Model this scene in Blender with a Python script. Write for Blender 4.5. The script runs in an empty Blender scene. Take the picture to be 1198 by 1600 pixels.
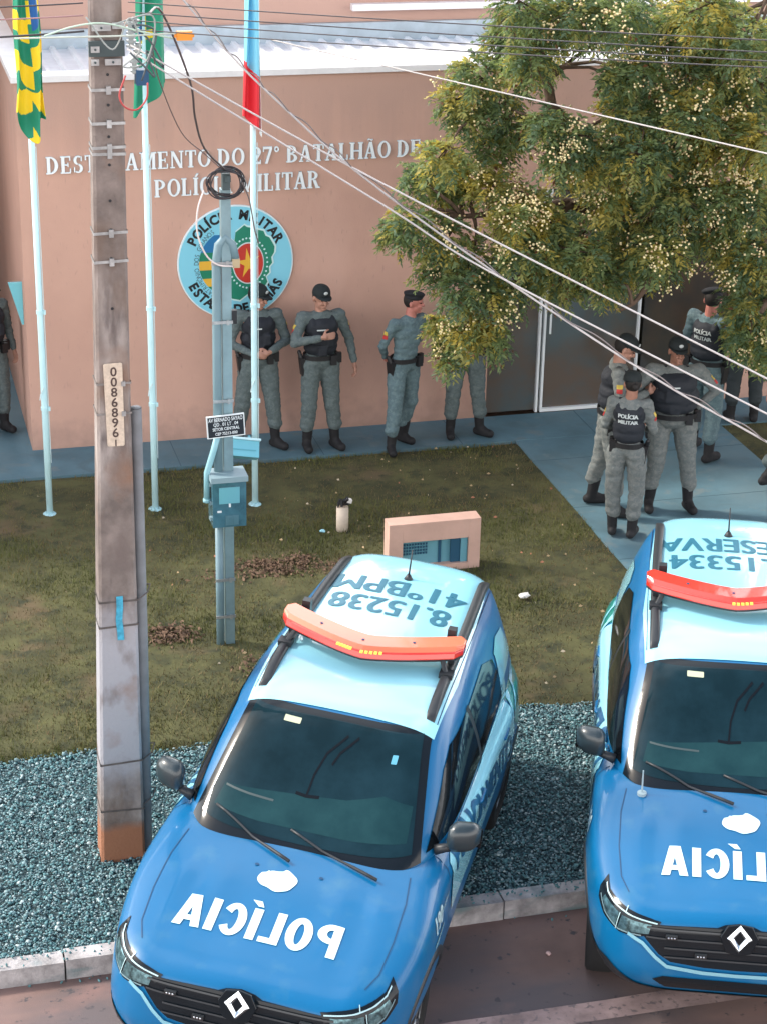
import bpy, bmesh, math, random
import numpy as np
from mathutils import Vector, Matrix, Euler, noise
from mathutils.bvhtree import BVHTree
from mathutils.geometry import tessellate_polygon
random.seed(7); RNG=np.random.default_rng(7)
PI=math.pi
SC=bpy.context.scene; COL=SC.collection
# ---------------------------------------------------------------- camera, world, sun, exposure
cd=bpy.data.cameras.new('camera'); cam=bpy.data.objects.new('camera',cd); COL.objects.link(cam); SC.camera=cam
R_=Vector((0.9670402678403459,-0.2538408964187462,0.019947924217812153))
F_=Vector((0.24082464517295804,0.8863819478441451,-0.3953865612452424))
U_=R_.cross(F_)
cam.matrix_world=Matrix(((R_.x,U_.x,-F_.x,0),(R_.y,U_.y,-F_.y,0),(R_.z,U_.z,-F_.z,7.7811),(0,0,0,1)))
cd.sensor_fit='VERTICAL'; cd.sensor_height=24; cd.lens=3144.92/1600*24; cd.clip_end=2000; cd.clip_start=.05
W=bpy.data.worlds.new("World"); SC.world=W; W.use_nodes=True
wn=W.node_tree; bg=wn.nodes['Background']; sky=wn.nodes.new('ShaderNodeTexSky')
sky.sky_type='NISHITA'; sky.sun_disc=False
SUN_EL=42; SUN_AZ=-60            # azimuth measured from +Y, clockwise positive: the sun is behind the building, to the left
sky.sun_elevation=math.radians(SUN_EL); sky.sun_rotation=math.radians(SUN_AZ); sky.dust_density=3.0; sky.air_density=1.2
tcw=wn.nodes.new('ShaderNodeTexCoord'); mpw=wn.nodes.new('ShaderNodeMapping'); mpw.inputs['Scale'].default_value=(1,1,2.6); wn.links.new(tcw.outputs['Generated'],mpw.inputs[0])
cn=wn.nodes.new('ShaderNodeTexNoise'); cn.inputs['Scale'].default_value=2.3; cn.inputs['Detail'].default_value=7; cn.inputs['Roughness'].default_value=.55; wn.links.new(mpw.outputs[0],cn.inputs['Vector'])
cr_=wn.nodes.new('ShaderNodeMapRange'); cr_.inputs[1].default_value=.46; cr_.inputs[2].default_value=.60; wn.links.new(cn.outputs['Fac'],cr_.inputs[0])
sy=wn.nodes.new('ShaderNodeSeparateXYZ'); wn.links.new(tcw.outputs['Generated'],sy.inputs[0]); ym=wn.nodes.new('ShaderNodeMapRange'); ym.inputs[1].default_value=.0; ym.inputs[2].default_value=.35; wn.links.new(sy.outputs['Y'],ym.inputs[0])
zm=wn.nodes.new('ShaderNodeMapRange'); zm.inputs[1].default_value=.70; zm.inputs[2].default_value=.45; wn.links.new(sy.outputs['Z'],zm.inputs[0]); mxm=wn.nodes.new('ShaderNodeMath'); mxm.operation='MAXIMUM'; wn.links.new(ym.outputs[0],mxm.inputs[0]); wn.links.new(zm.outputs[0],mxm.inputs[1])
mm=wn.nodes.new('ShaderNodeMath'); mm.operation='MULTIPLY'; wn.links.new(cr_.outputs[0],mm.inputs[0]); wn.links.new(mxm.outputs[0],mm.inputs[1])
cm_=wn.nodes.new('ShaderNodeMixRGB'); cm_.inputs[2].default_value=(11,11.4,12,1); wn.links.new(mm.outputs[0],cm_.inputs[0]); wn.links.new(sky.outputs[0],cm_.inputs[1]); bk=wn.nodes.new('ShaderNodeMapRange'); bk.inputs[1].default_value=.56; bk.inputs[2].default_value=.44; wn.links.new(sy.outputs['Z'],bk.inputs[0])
bn=wn.nodes.new('ShaderNodeMath'); bn.operation='MULTIPLY'; wn.links.new(bk.outputs[0],bn.inputs[0]); wn.links.new(ym.outputs[0],bn.inputs[1])  # bright low sky band added behind the building for glare on the car roofs
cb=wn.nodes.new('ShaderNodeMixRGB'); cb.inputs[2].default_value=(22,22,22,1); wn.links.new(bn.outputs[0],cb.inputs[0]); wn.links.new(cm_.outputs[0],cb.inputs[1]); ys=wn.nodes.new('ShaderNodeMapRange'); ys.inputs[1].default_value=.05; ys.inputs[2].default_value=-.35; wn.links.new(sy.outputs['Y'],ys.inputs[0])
bs2=wn.nodes.new('ShaderNodeMath'); bs2.operation='MULTIPLY'; wn.links.new(bk.outputs[0],bs2.inputs[0]); wn.links.new(ys.outputs[0],bs2.inputs[1])  # matching low bright band added on the street side to light the front wall
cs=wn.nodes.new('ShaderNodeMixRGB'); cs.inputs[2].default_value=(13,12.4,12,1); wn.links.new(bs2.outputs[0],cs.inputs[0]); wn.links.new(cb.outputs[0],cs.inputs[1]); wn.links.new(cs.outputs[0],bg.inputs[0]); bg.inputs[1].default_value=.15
sd=bpy.data.lights.new('sun','SUN'); sun=bpy.data.objects.new('sun',sd); COL.objects.link(sun)
sd.energy=2.4; sd.angle=math.radians(7); sd.color=(1,.93,.84)
dv=Vector((math.sin(math.radians(SUN_AZ))*math.cos(math.radians(SUN_EL)),math.cos(math.radians(SUN_AZ))*math.cos(math.radians(SUN_EL)),math.sin(math.radians(SUN_EL))))
sun.rotation_euler=dv.to_track_quat('Z','Y').to_euler()
SC.view_settings.view_transform='Standard'; SC.view_settings.look='None'; SC.view_settings.exposure=.72
SC.view_settings.gamma=1; SC.view_settings.use_curve_mapping=False
# ---------------------------------------------------------------- materials
MATS={}
def mat(name,col=None,rough=.6,metal=0,var=0,scale=8,bump=0,bscale=60,coat=0,col2=None,detail=6,spec=None,trans=0,alpha=1,emit=0,stops=None,coord='Object',dist=0.003):
    if name in MATS: return MATS[name]
    m=bpy.data.materials.new(name); m.use_nodes=True; nt=m.node_tree; b=nt.nodes['Principled BSDF']
    b.inputs['Base Color'].default_value=(*col,1); b.inputs['Roughness'].default_value=rough; b.inputs['Metallic'].default_value=metal
    if coat: b.inputs['Coat Weight'].default_value=coat; b.inputs['Coat Roughness'].default_value=.04
    if spec is not None: b.inputs['Specular IOR Level'].default_value=spec
    if trans: b.inputs['Transmission Weight'].default_value=trans
    if alpha<1: b.inputs['Alpha'].default_value=alpha
    if emit: b.inputs['Emission Color'].default_value=(*col,1); b.inputs['Emission Strength'].default_value=emit
    tc=nt.nodes.new('ShaderNodeTexCoord')
    if var or col2:
        n=nt.nodes.new('ShaderNodeTexNoise'); n.inputs['Scale'].default_value=scale; n.inputs['Detail'].default_value=detail; n.inputs['Roughness'].default_value=.62
        nt.links.new(tc.outputs[coord],n.inputs['Vector'])
        r=nt.nodes.new('ShaderNodeValToRGB'); nt.links.new(n.outputs['Fac'],r.inputs[0])
        a,c=(stops or (.35,.65))
        r.color_ramp.elements[0].position=a; r.color_ramp.elements[1].position=c
        c2=col2 if col2 else tuple(x*(1-var) for x in col)
        r.color_ramp.elements[0].color=(*c2,1); r.color_ramp.elements[1].color=(*(tuple(min(1,x*(1+var*.5)) for x in col)),1)
        nt.links.new(r.outputs[0],b.inputs['Base Color'])
    if bump:
        n2=nt.nodes.new('ShaderNodeTexNoise'); n2.inputs['Scale'].default_value=bscale; n2.inputs['Detail'].default_value=5
        nt.links.new(tc.outputs[coord],n2.inputs['Vector'])
        bp=nt.nodes.new('ShaderNodeBump'); bp.inputs['Strength'].default_value=bump; bp.inputs['Distance'].default_value=dist
        nt.links.new(n2.outputs['Fac'],bp.inputs['Height']); nt.links.new(bp.outputs[0],b.inputs['Normal'])
    MATS[name]=m; return m
def nodes(m): return m.node_tree,m.node_tree.nodes['Principled BSDF']
def layer(m,col,scale,a,b,detail=6,vec=None,seed=0,dist=0):
    """mix another noise patch colour over the base colour of m"""
    nt,bs=nodes(m); src=bs.inputs['Base Color'].links[0].from_socket if bs.inputs['Base Color'].links else None
    tc=nt.nodes.new('ShaderNodeTexCoord'); mp=nt.nodes.new('ShaderNodeMapping'); mp.inputs['Location'].default_value=(seed,seed*2.1,seed*.7)
    if vec: mp.inputs['Scale'].default_value=vec
    nt.links.new(tc.outputs['Object'],mp.inputs[0])
    n=nt.nodes.new('ShaderNodeTexNoise'); n.inputs['Scale'].default_value=scale; n.inputs['Detail'].default_value=detail; n.inputs['Distortion'].default_value=dist
    nt.links.new(mp.outputs[0],n.inputs['Vector'])
    r=nt.nodes.new('ShaderNodeMapRange'); r.inputs[1].default_value=a; r.inputs[2].default_value=b
    nt.links.new(n.outputs['Fac'],r.inputs[0])
    mx=nt.nodes.new('ShaderNodeMixRGB'); nt.links.new(r.outputs[0],mx.inputs[0])
    if src: nt.links.new(src,mx.inputs[1])
    else: mx.inputs[1].default_value=bs.inputs['Base Color'].default_value
    mx.inputs[2].default_value=(*col,1); nt.links.new(mx.outputs[0],bs.inputs['Base Color']); return m
def zband(m,col,z0,z1,z2,z3,amt,vec=(1,1,1),sc=7,strength=1):
    nt,bs=nodes(m); src=bs.inputs['Base Color'].links[0].from_socket
    tc=nt.nodes.new('ShaderNodeTexCoord'); sp=nt.nodes.new('ShaderNodeSeparateXYZ'); nt.links.new(tc.outputs['Object'],sp.inputs[0])
    mp=nt.nodes.new('ShaderNodeMapping'); mp.inputs['Scale'].default_value=vec; nt.links.new(tc.outputs['Object'],mp.inputs[0]); n=nt.nodes.new('ShaderNodeTexNoise'); n.inputs['Scale'].default_value=sc; n.inputs['Detail'].default_value=6; nt.links.new(mp.outputs[0],n.inputs['Vector'])
    ma=nt.nodes.new('ShaderNodeMath'); ma.operation='MULTIPLY_ADD'; nt.links.new(n.outputs['Fac'],ma.inputs[0]); ma.inputs[1].default_value=amt; nt.links.new(sp.outputs['Z'],ma.inputs[2])
    a=nt.nodes.new('ShaderNodeMapRange'); a.inputs[1].default_value=z0; a.inputs[2].default_value=z1; nt.links.new(ma.outputs[0],a.inputs[0])
    b=nt.nodes.new('ShaderNodeMapRange'); b.inputs[1].default_value=z2; b.inputs[2].default_value=z3; b.inputs[3].default_value=1; b.inputs[4].default_value=0; nt.links.new(ma.outputs[0],b.inputs[0])
    mu=nt.nodes.new('ShaderNodeMath'); mu.operation='MULTIPLY'; nt.links.new(a.outputs[0],mu.inputs[0]); nt.links.new(b.outputs[0],mu.inputs[1])
    mx=nt.nodes.new('ShaderNodeMixRGB'); m2=nt.nodes.new('ShaderNodeMath'); m2.operation='MULTIPLY'; m2.inputs[1].default_value=strength; nt.links.new(mu.outputs[0],m2.inputs[0]); nt.links.new(m2.outputs[0],mx.inputs[0]); nt.links.new(src,mx.inputs[1]); mx.inputs[2].default_value=(*col,1); nt.links.new(mx.outputs[0],bs.inputs['Base Color'])
# ---------------------------------------------------------------- object helpers
def obj(name,mesh,m=None,parent=None,smooth=False):
    if isinstance(mesh,bmesh.types.BMesh):
        me=bpy.data.meshes.new(name); mesh.to_mesh(me); mesh.free()
    else: me=mesh; me.name=name
    if m is not None:
        for x in (m if isinstance(m,(list,tuple)) else [m]): me.materials.append(x)
    if smooth: me.shade_smooth()
    o=bpy.data.objects.new(name,me); COL.objects.link(o)
    if parent is not None: o.parent=parent
    return o
def tag(o,label=None,cat=None,group=None,kind=None):
    if label: o['label']=label
    if cat: o['category']=cat
    if group: o['group']=group
    if kind: o['kind']=kind
    return o
def thing(name,label,cat,loc=(0,0,0),rz=0,group=None):
    o=bpy.data.objects.new(name,None); COL.objects.link(o); o.location=loc; o.rotation_euler=(0,0,rz); o.empty_display_size=.1
    return tag(o,label,cat,group)
def copy_tree(o,parent=None):
    c=o.copy(); COL.objects.link(c)
    if parent is not None: c.parent=parent
    for ch in [x for x in COL.objects if x.parent==o]: copy_tree(ch,c)
    return c
BM=bmesh.new
def box(bm,x0,x1,y0,y1,z0,z1,mi=0):
    v=[bm.verts.new(p) for p in ((x0,y0,z0),(x1,y0,z0),(x1,y1,z0),(x0,y1,z0),(x0,y0,z1),(x1,y0,z1),(x1,y1,z1),(x0,y1,z1))]
    for f in ((0,3,2,1),(4,5,6,7),(0,1,5,4),(1,2,6,5),(2,3,7,6),(3,0,4,7)):
        bm.faces.new([v[i] for i in f]).material_index=mi
    return v
def bevel(bm,w,seg=2,ang=30):
    es=[e for e in bm.edges if len(e.link_faces)==2 and e.calc_face_angle(0)>math.radians(ang)]
    bmesh.ops.bevel(bm,geom=es,offset=w,segments=seg,affect='EDGES',profile=.5)
def bbox(bm,x0,x1,y0,y1,z0,z1,w=.01,seg=2,M=None):
    b=BM(); box(b,x0,x1,y0,y1,z0,z1); bevel(b,w,seg)
    if M is not None: bmesh.ops.transform(b,matrix=M,verts=b.verts)
    merge(bm,b)
def merge(bm,b):
    me=bpy.data.meshes.new('t'); b.to_mesh(me); b.free(); bm.from_mesh(me); bpy.data.meshes.remove(me)
def tube(bm,pts,r,n=8,caps=True,mi=0,ell=None):
    """tube along points, r a number or list; ell = (a,b) per point scale in the ring frame"""
    pts=[Vector(p) for p in pts]; k=len(pts); rs=r if isinstance(r,(list,tuple)) else [r]*k
    rings=[]; up=None
    for i in range(k):
        d=(pts[min(i+1,k-1)]-pts[max(i-1,0)])
        if d.length<1e-9: d=Vector((0,0,1))
        d.normalize()
        if up is None:
            up=Vector((0,0,1)) if abs(d.z)<.9 else Vector((0,1,0))
        s=d.cross(up).normalized(); up=s.cross(d).normalized()
        a,b=(ell[i] if ell else (1,1))
        rings.append([bm.verts.new(pts[i]+(s*math.cos(2*PI*j/n)*a+up*math.sin(2*PI*j/n)*b)*rs[i]) for j in range(n)])
    for i in range(k-1):
        for j in range(n):
            bm.faces.new((rings[i][j],rings[i][(j+1)%n],rings[i+1][(j+1)%n],rings[i+1][j])).material_index=mi
    if caps:
        bm.faces.new(rings[0][::-1]).material_index=mi; bm.faces.new(rings[-1]).material_index=mi
def ball(bm,c,r,sc=(1,1,1),sub=2,mi=0):
    q=bmesh.ops.create_icosphere(bm,subdivisions=sub,radius=r,matrix=Matrix.Translation(c)@Matrix.Diagonal((*sc,1)))
    for f in {f for v in q['verts'] for f in v.link_faces}: f.material_index=mi
def cyl(bm,c,r,h,n=24,axis='Z',r2=None):
    M=Matrix.Translation(c)
    if axis=='X': M=M@Matrix.Rotation(PI/2,4,'Y')
    if axis=='Y': M=M@Matrix.Rotation(PI/2,4,'X')
    bmesh.ops.create_cone(bm,cap_ends=True,segments=n,radius1=r,radius2=r if r2 is None else r2,depth=h,matrix=M)
def prism(bm,poly,to3d,depth,mi=0):
    """poly 2d -> extruded solid; to3d(u,v,d)"""
    n=len(poly); a=[bm.verts.new(to3d(u,v,0)) for u,v in poly]; b=[bm.verts.new(to3d(u,v,depth)) for u,v in poly]
    tri=tessellate_polygon([[Vector((u,v,0)) for u,v in poly]])
    for t in tri:
        for vs in (a,b):
            try: bm.faces.new([vs[i] for i in t]).material_index=mi
            except ValueError: pass
    for i in range(n): bm.faces.new((a[i],a[(i+1)%n],b[(i+1)%n],b[i])).material_index=mi
def grid_mesh(nu,nv,fn):
    bm=BM(); g=[[bm.verts.new(fn(i/nu,j/nv)) for j in range(nv+1)] for i in range(nu+1)]
    for i in range(nu):
        for j in range(nv): bm.faces.new((g[i][j],g[i+1][j],g[i+1][j+1],g[i][j+1]))
    return bm
def from_np(name,V,Fc,m=None,parent=None,mi=None,smooth=False):
    """V (n,3), Fc (m,k) arrays"""
    me=bpy.data.meshes.new(name); k=Fc.shape[1]
    me.vertices.add(len(V)); me.vertices.foreach_set('co',V.astype(np.float32).ravel())
    me.loops.add(Fc.size); me.loops.foreach_set('vertex_index',Fc.astype(np.int32).ravel())
    me.polygons.add(len(Fc)); me.polygons.foreach_set('loop_start',np.arange(0,Fc.size,k,dtype=np.int32))
    me.polygons.foreach_set('loop_total',np.full(len(Fc),k,dtype=np.int32))
    if mi is not None: me.polygons.foreach_set('material_index',mi.astype(np.int32))
    me.update(calc_edges=True); me.validate()
    return obj(name,me,m,parent,smooth)
def text_bm(s,size=1,bold=0,sx=1,align='CENTER',spacing=1,res=3):
    """flat text as a bmesh in the XY plane"""
    cu=bpy.data.curves.new('t','FONT'); cu.body=s; cu.size=size; cu.align_x=align; cu.align_y='CENTER'; cu.offset=bold; cu.resolution_u=res; cu.space_character=spacing
    o=bpy.data.objects.new('t',cu); COL.objects.link(o)
    me=bpy.data.meshes.new_from_object(o.evaluated_get(bpy.context.evaluated_depsgraph_get()))
    bpy.data.objects.remove(o); bpy.data.curves.remove(cu)
    bm=BM(); bm.from_mesh(me); bpy.data.meshes.remove(me)
    bmesh.ops.scale(bm,vec=(sx,1,1),verts=bm.verts); return bm
def poly_bm(poly):
    bm=BM(); v=[bm.verts.new((x,y,0)) for x,y in poly]
    for t in tessellate_polygon([[Vector((x,y,0)) for x,y in poly]]):
        try: bm.faces.new([v[i] for i in t])
        except ValueError: pass
    return bm
def strip_bm(pts,w):
    """flat ribbon in XY"""
    bm=BM(); k=len(pts); L=[];Rr=[]
    for i in range(k):
        a=Vector(pts[max(i-1,0)]);b=Vector(pts[min(i+1,k-1)]); d=(b-a).normalized(); nn=Vector((-d.y,d.x)); p=Vector(pts[i])
        L.append(bm.verts.new((*(p+nn*w/2),0))); Rr.append(bm.verts.new((*(p-nn*w/2),0)))
    for i in range(k-1): bm.faces.new((L[i],Rr[i],Rr[i+1],L[i+1]))
    return bm
def slice_grid(bm,step):
    if not bm.verts: return
    for ax in (0,1):
        lo=min(v.co[ax] for v in bm.verts); hi=max(v.co[ax] for v in bm.verts); c=lo+step
        while c<hi:
            p=[0,0,0]; nn=[0,0,0]; p[ax]=c; nn[ax]=1
            bmesh.ops.bisect_plane(bm,geom=bm.verts[:]+bm.edges[:]+bm.faces[:],plane_co=p,plane_no=nn,dist=1e-6); c+=step
def decal(bm,bvh,org,u,v,off,step=.05,solid=0):
    """lay a flat bmesh (XY) onto the surface of bvh: point = org + x*u + y*v, cast against normal u x v"""
    u=Vector(u);v=Vector(v); n=u.cross(v).normalized(); org=Vector(org); slice_grid(bm,step); bad=[]
    for vt in bm.verts:
        p=org+u*vt.co.x+v*vt.co.y
        h=bvh.ray_cast(p+n*3,-n)
        if h[0] is None: bad.append(vt); continue
        nn=h[1] if h[1].dot(n)>0 else -h[1]
        vt.co=h[0]+(n*.7+nn*.3).normalized()*(off+vt.co.z)
    if bad: bmesh.ops.delete(bm,geom=bad,context='VERTS')
    for f in bm.faces:
        f.normal_update()
        if f.normal.dot(n)<0: f.normal_flip()
    return bm
def bvh_of(objs):
    V=[];P=[]
    for o in objs:
        k=len(V); V+=[v.co.copy() for v in o.data.vertices]; P+=[[i+k for i in p.vertices] for p in o.data.polygons]
    return BVHTree.FromPolygons(V,P)
def wobble(pts,amt=.02,seed=0):
    return [(x+amt*noise.noise((x*3,y*3,seed)),y+amt*noise.noise((x*3,y*3,seed+9))) for x,y in pts]
def roundrect(x0,x1,y0,y1,r,n=5):
    o=[]
    for cx,cy,a in ((x1-r,y1-r,0),(x0+r,y1-r,90),(x0+r,y0+r,180),(x1-r,y0+r,270)):
        for i in range(n+1):
            t=math.radians(a+90*i/n); o.append((cx+r*math.cos(t),cy+r*math.sin(t)))
    return o
# ================================================================ SETTING
def structure(name,bm,m,label=None,smooth=False):
    o=obj(name,bm,m,None,smooth); o['kind']='structure'
    if label: o['label']=label
    return o
# road: 12 cm below the verge
m_road=mat('road_asphalt',(.22,.14,.12),.85,var=.25,scale=1.3,bump=.5,bscale=180,dist=.004)
layer(m_road,(.12,.10,.105),.55,.48,.60,seed=3,vec=(.5,1.6,1)); layer(m_road,(.28,.16,.14),.9,.6,.74,seed=8); layer(m_road,(.07,.065,.07),14,.63,.7,seed=5,detail=8)
bm=BM(); box(bm,-60,80,-60,10.80,-.5,-.12); structure('road',bm,m_road)
m_line=mat('worn_line_paint',(.42,.30,.28),.8,var=.45,scale=3,stops=(.35,.65)); layer(m_line,(.2,.16,.16),22,.56,.66,seed=4)
bm=grid_mesh(90,2,lambda a,b:(-6+a*18,9.62+b*.19+.012*noise.noise((a*40,b*3,1)),-.116)); structure('lane_line',bm,m_line)
# kerb
m_kerb=mat('kerb_concrete',(.42,.40,.40),.9,var=.45,scale=6,bump=.8,bscale=60,dist=.006); layer(m_kerb,(.16,.22,.23),2.6,.52,.66,seed=2,vec=(1,1,3))
bm=BM(); x=-4.0; random.seed(3)
while x<13:
    L=.98; dz=random.uniform(-.008,.008); dy=random.uniform(-.006,.006)
    bbox(bm,x,x+L-.012,10.80+dy,10.93+dy,-.2,.02+dz,.022,3); x+=L
o=structure('kerb',bm,m_kerb)
# terrain under everything
m_soil=mat('red_soil',(.13,.075,.05),.95,var=.4,scale=3,bump=.6,bscale=40)
bm=BM(); box(bm,-80,80,10.93,120,-.5,-.05); structure('ground',bm,m_soil)
# gravel strip: base sheet + stones
m_gbase=mat('gravel_bed',(.06,.105,.115),.95,var=.5,scale=25)
def lawn_edge(x): return 13.40+.05*math.sin(x*2.1)+.04*math.sin(x*5.3+1)+.03*noise.noise((x*4,0,0))
bm=BM(); xs=np.arange(-5,14,.15)
for i in range(len(xs)-1):
    a,b=xs[i],xs[i+1]; v=[bm.verts.new(p) for p in ((a,10.93,-.012),(b,10.93,-.012),(b,lawn_edge(b)+.1,-.012),(a,lawn_edge(a)+.1,-.012))]; bm.faces.new(v)
structure('gravel_strip',bm,m_gbase)
def stones(name,n,size,m,x0,x1,lift=0):
    X=RNG.uniform(x0,x1,n*2); Y=RNG.uniform(10.93,13.5,n*2)
    keep=Y<np.array([lawn_edge(x) for x in X])+.02; X=X[keep][:n];Y=Y[keep][:n]; n=len(X)
    b=bpy.data.meshes.new('t'); q=BM(); bmesh.ops.create_icosphere(q,subdivisions=1,radius=1); q.to_mesh(b); q.free()
    v=np.array([t.co for t in b.vertices]); f=np.array([list(p.vertices) for p in b.polygons]); bpy.data.meshes.remove(b)
    V=v[None]*(1+RNG.uniform(-.28,.28,(n,12,1)))*(RNG.uniform(.55,1.25,(n,1,3)))*np.array([1,1,.62])
    V*=RNG.lognormal(0,.28,(n,1,1))*size
    a=RNG.uniform(0,6.28,n); t=RNG.uniform(-.6,.6,n); ca,sa=np.cos(a)[:,None],np.sin(a)[:,None]; ct,s_=np.cos(t)[:,None],np.sin(t)[:,None]
    x,y,z=V[...,0],V[...,1],V[...,2]; y,z=y*ct-z*s_,y*s_+z*ct; x,y=x*ca-y*sa,x*sa+y*ca
    V=np.stack([x+X[:,None],y+Y[:,None],z+RNG.uniform(-.004,.014,n)[:,None]+lift],-1).reshape(-1,3)
    Fc=(f[None]+np.arange(n)[:,None,None]*12).reshape(-1,3)
    mi=np.repeat(RNG.choice(len(m),n,p=np.array([.36,.24,.24,.08,.08])),20)
    o=from_np(name,V,Fc,m,mi=mi); return o
def strays(n):
    bm=BM()
    for i in range(n):
        x=RNG.uniform(.2,5.2); y=10.93-abs(RNG.normal(0,.09)); z=.03 if y>10.80 else -.113
        bmesh.ops.create_icosphere(bm,subdivisions=1,radius=RNG.uniform(.006,.012),matrix=Matrix.Translation((x,y,z))@Euler((i,i*2,i*3)).to_matrix().to_4x4()@Matrix.Diagonal((1.3,.8,.6,1)))
    return bm
gm=[mat('stone_teal',(.105,.245,.265),.7,var=.3,scale=30),mat('stone_slate',(.065,.135,.155),.75,var=.3,scale=30),mat('stone_pale',(.20,.32,.34),.65,var=.3,scale=30),mat('stone_dark',(.045,.085,.10),.8),mat('stone_white',(.38,.48,.49),.6)]
o=stones('gravel_stones',105000,.0092,gm,-.6,9.2); tag(o,'loose teal and grey crushed gravel between the kerb and the lawn','gravel',kind='stuff')
tag(obj('stray_gravel',strays(260),gm[0]),'gravel stones strayed onto the kerb and the road edge','gravel',kind='stuff')
# lawn
m_lawn=mat('lawn_soil',(.078,.078,.028),.95,var=.45,scale=2.2,bump=.8,bscale=50)
layer(m_lawn,(.12,.085,.045),1.6,.58,.72,seed=4); layer(m_lawn,(.03,.035,.015),7,.5,.7,seed=6)
def hgt(x,y): return .012*noise.noise((x*.9,y*.9,0))+.006*noise.noise((x*4,y*4,2))
def lawn_mesh(x0,x1,y1):
    nu=int((x1-x0)/.12); nv=46
    def f(a,b):
        x=x0+(x1-x0)*a; y0=lawn_edge(x); y=y0+(y1-y0)*b
        return (x,y,.004+hgt(x,y)+(.012 if 0<b<1 else -.012))
    return grid_mesh(nu,nv,f)
structure('lawn',lawn_mesh(-5,6.60,18.95),m_lawn)
structure('lawn',lawn_mesh(8.93,14,19.2),m_lawn)
def patch(x,y): return noise.noise((x*.8+4,y*.8,3))+.5*noise.noise((x*2.4,y*2.4,7))
def blades(name,n,x0,x1,y1,cond=None):
    X=RNG.uniform(x0,x1,n); Y=RNG.uniform(13.3,y1,n)
    ok=[(y>lawn_edge(x)-.03+.05*noise.noise((x*9,y*9,0))) and RNG.random()<.5+.9*(patch(x,y)+.35) for x,y in zip(X,Y)]
    X=X[ok];Y=Y[ok]; n=len(X); P=np.array([patch(x,y) for x,y in zip(X,Y)])
    h=RNG.uniform(.018,.058,n)*(1+.5*np.clip(P,-.5,.8)); w=RNG.uniform(.003,.007,n); a=RNG.uniform(0,6.28,n); lx=RNG.normal(0,.018,n); ly=RNG.normal(0,.018,n)
    dx,dy=np.cos(a)*w,np.sin(a)*w; z=np.full(n,.0)
    V=np.stack([np.stack([X-dx,Y-dy,z],-1),np.stack([X+dx,Y+dy,z],-1),np.stack([X+lx,Y+ly,z+h],-1)],1).reshape(-1,3)
    q=P+RNG.normal(0,.22,n); mi=np.where(q>.22,0,np.where(q>-.12,1,np.where(q>-.42,2,3)))
    return from_np(name,V,np.arange(3*n).reshape(-1,3),[mat('blade_green',(.10,.112,.028),.8),mat('blade_olive',(.135,.125,.036),.8),mat('blade_dry',(.165,.125,.055),.85),mat('blade_brown',(.15,.10,.05),.9)],mi=mi)
tag(blades('grass',120000,-.3,6.58,18.93),'short olive and dry brown grass of the front lawn','grass',kind='stuff')
tag(blades('grass',7000,8.95,10.4,19.1),'short grass of the lawn patch beyond the walkway','grass',kind='stuff')
# dry reddish ground-cover patches
def weed(name,cx,cy,rx,ry,n,label,m):
    a=RNG.uniform(0,6.28,n); r=np.sqrt(RNG.uniform(0,1,n)); X=cx+rx*r*np.cos(a)*(1+.5*np.sin(3*a+cx))+RNG.normal(0,.07,n); Y=cy+ry*r*np.sin(a)*(1+.4*np.cos(2*a))+RNG.normal(0,.05,n)
    b=RNG.uniform(0,6.28,n); L=RNG.uniform(.012,.03,n); w=L*.4; z=RNG.uniform(.02,.055,n); t=RNG.uniform(-.02,.02,n)
    c,s=np.cos(b),np.sin(b)
    V=np.stack([np.stack([X-c*L,Y-s*L,z],-1),np.stack([X-s*w,Y+c*w,z+t],-1),np.stack([X+c*L,Y+s*L,z-t],-1),np.stack([X+s*w,Y-c*w,z+.01],-1)],1).reshape(-1,3)
    o=from_np(name,V,np.arange(4*n).reshape(-1,4),m); return tag(o,label,'ground cover',kind='stuff')
m_rw=mat('weed_russet',(.15,.09,.055),.85,var=.4,scale=20)
weed('creeping_weed',2.28,15.2,.16,.19,420,'small russet creeping weed right of the concrete utility pole',m_rw)
weed('creeping_weed',3.45,16.35,.55,.22,700,'broad dry russet weed patch left of the pink meter pillar',m_rw)
weed('creeping_weed',2.95,14.5,.15,.2,160,'thin russet weed at the foot of the grey meter post',m_rw)
# fallen leaves and petals
def litter():
    n=300; X=RNG.uniform(.6,6.5,n); Y=RNG.uniform(13.5,18.9,n); k=RNG.random(n)<np.clip((X-1.2)/4,.18,1); X=X[k];Y=Y[k]; n=len(X)
    a=RNG.uniform(0,6.28,n); L=RNG.uniform(.008,.024,n); w=L*.45; c,s=np.cos(a),np.sin(a); z=.045+RNG.uniform(0,.012,n)
    V=np.stack([np.stack([X-c*L,Y-s*L,z],-1),np.stack([X-s*w,Y+c*w,z+.012],-1),np.stack([X+c*L,Y+s*L,z],-1),np.stack([X+s*w,Y-c*w,z-.004],-1)],1).reshape(-1,3)
    o=from_np('fallen_leaves',V,np.arange(4*n).reshape(-1,4),[mat('leaf_tan',(.36,.26,.14),.8),mat('leaf_pale',(.50,.42,.30),.8),mat('leaf_rust',(.34,.14,.08),.8)],mi=RNG.choice(3,n,p=[.5,.3,.2]))
    tag(o,'dry tan fallen leaves scattered over the lawn','leaves',kind='stuff')
litter()
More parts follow.
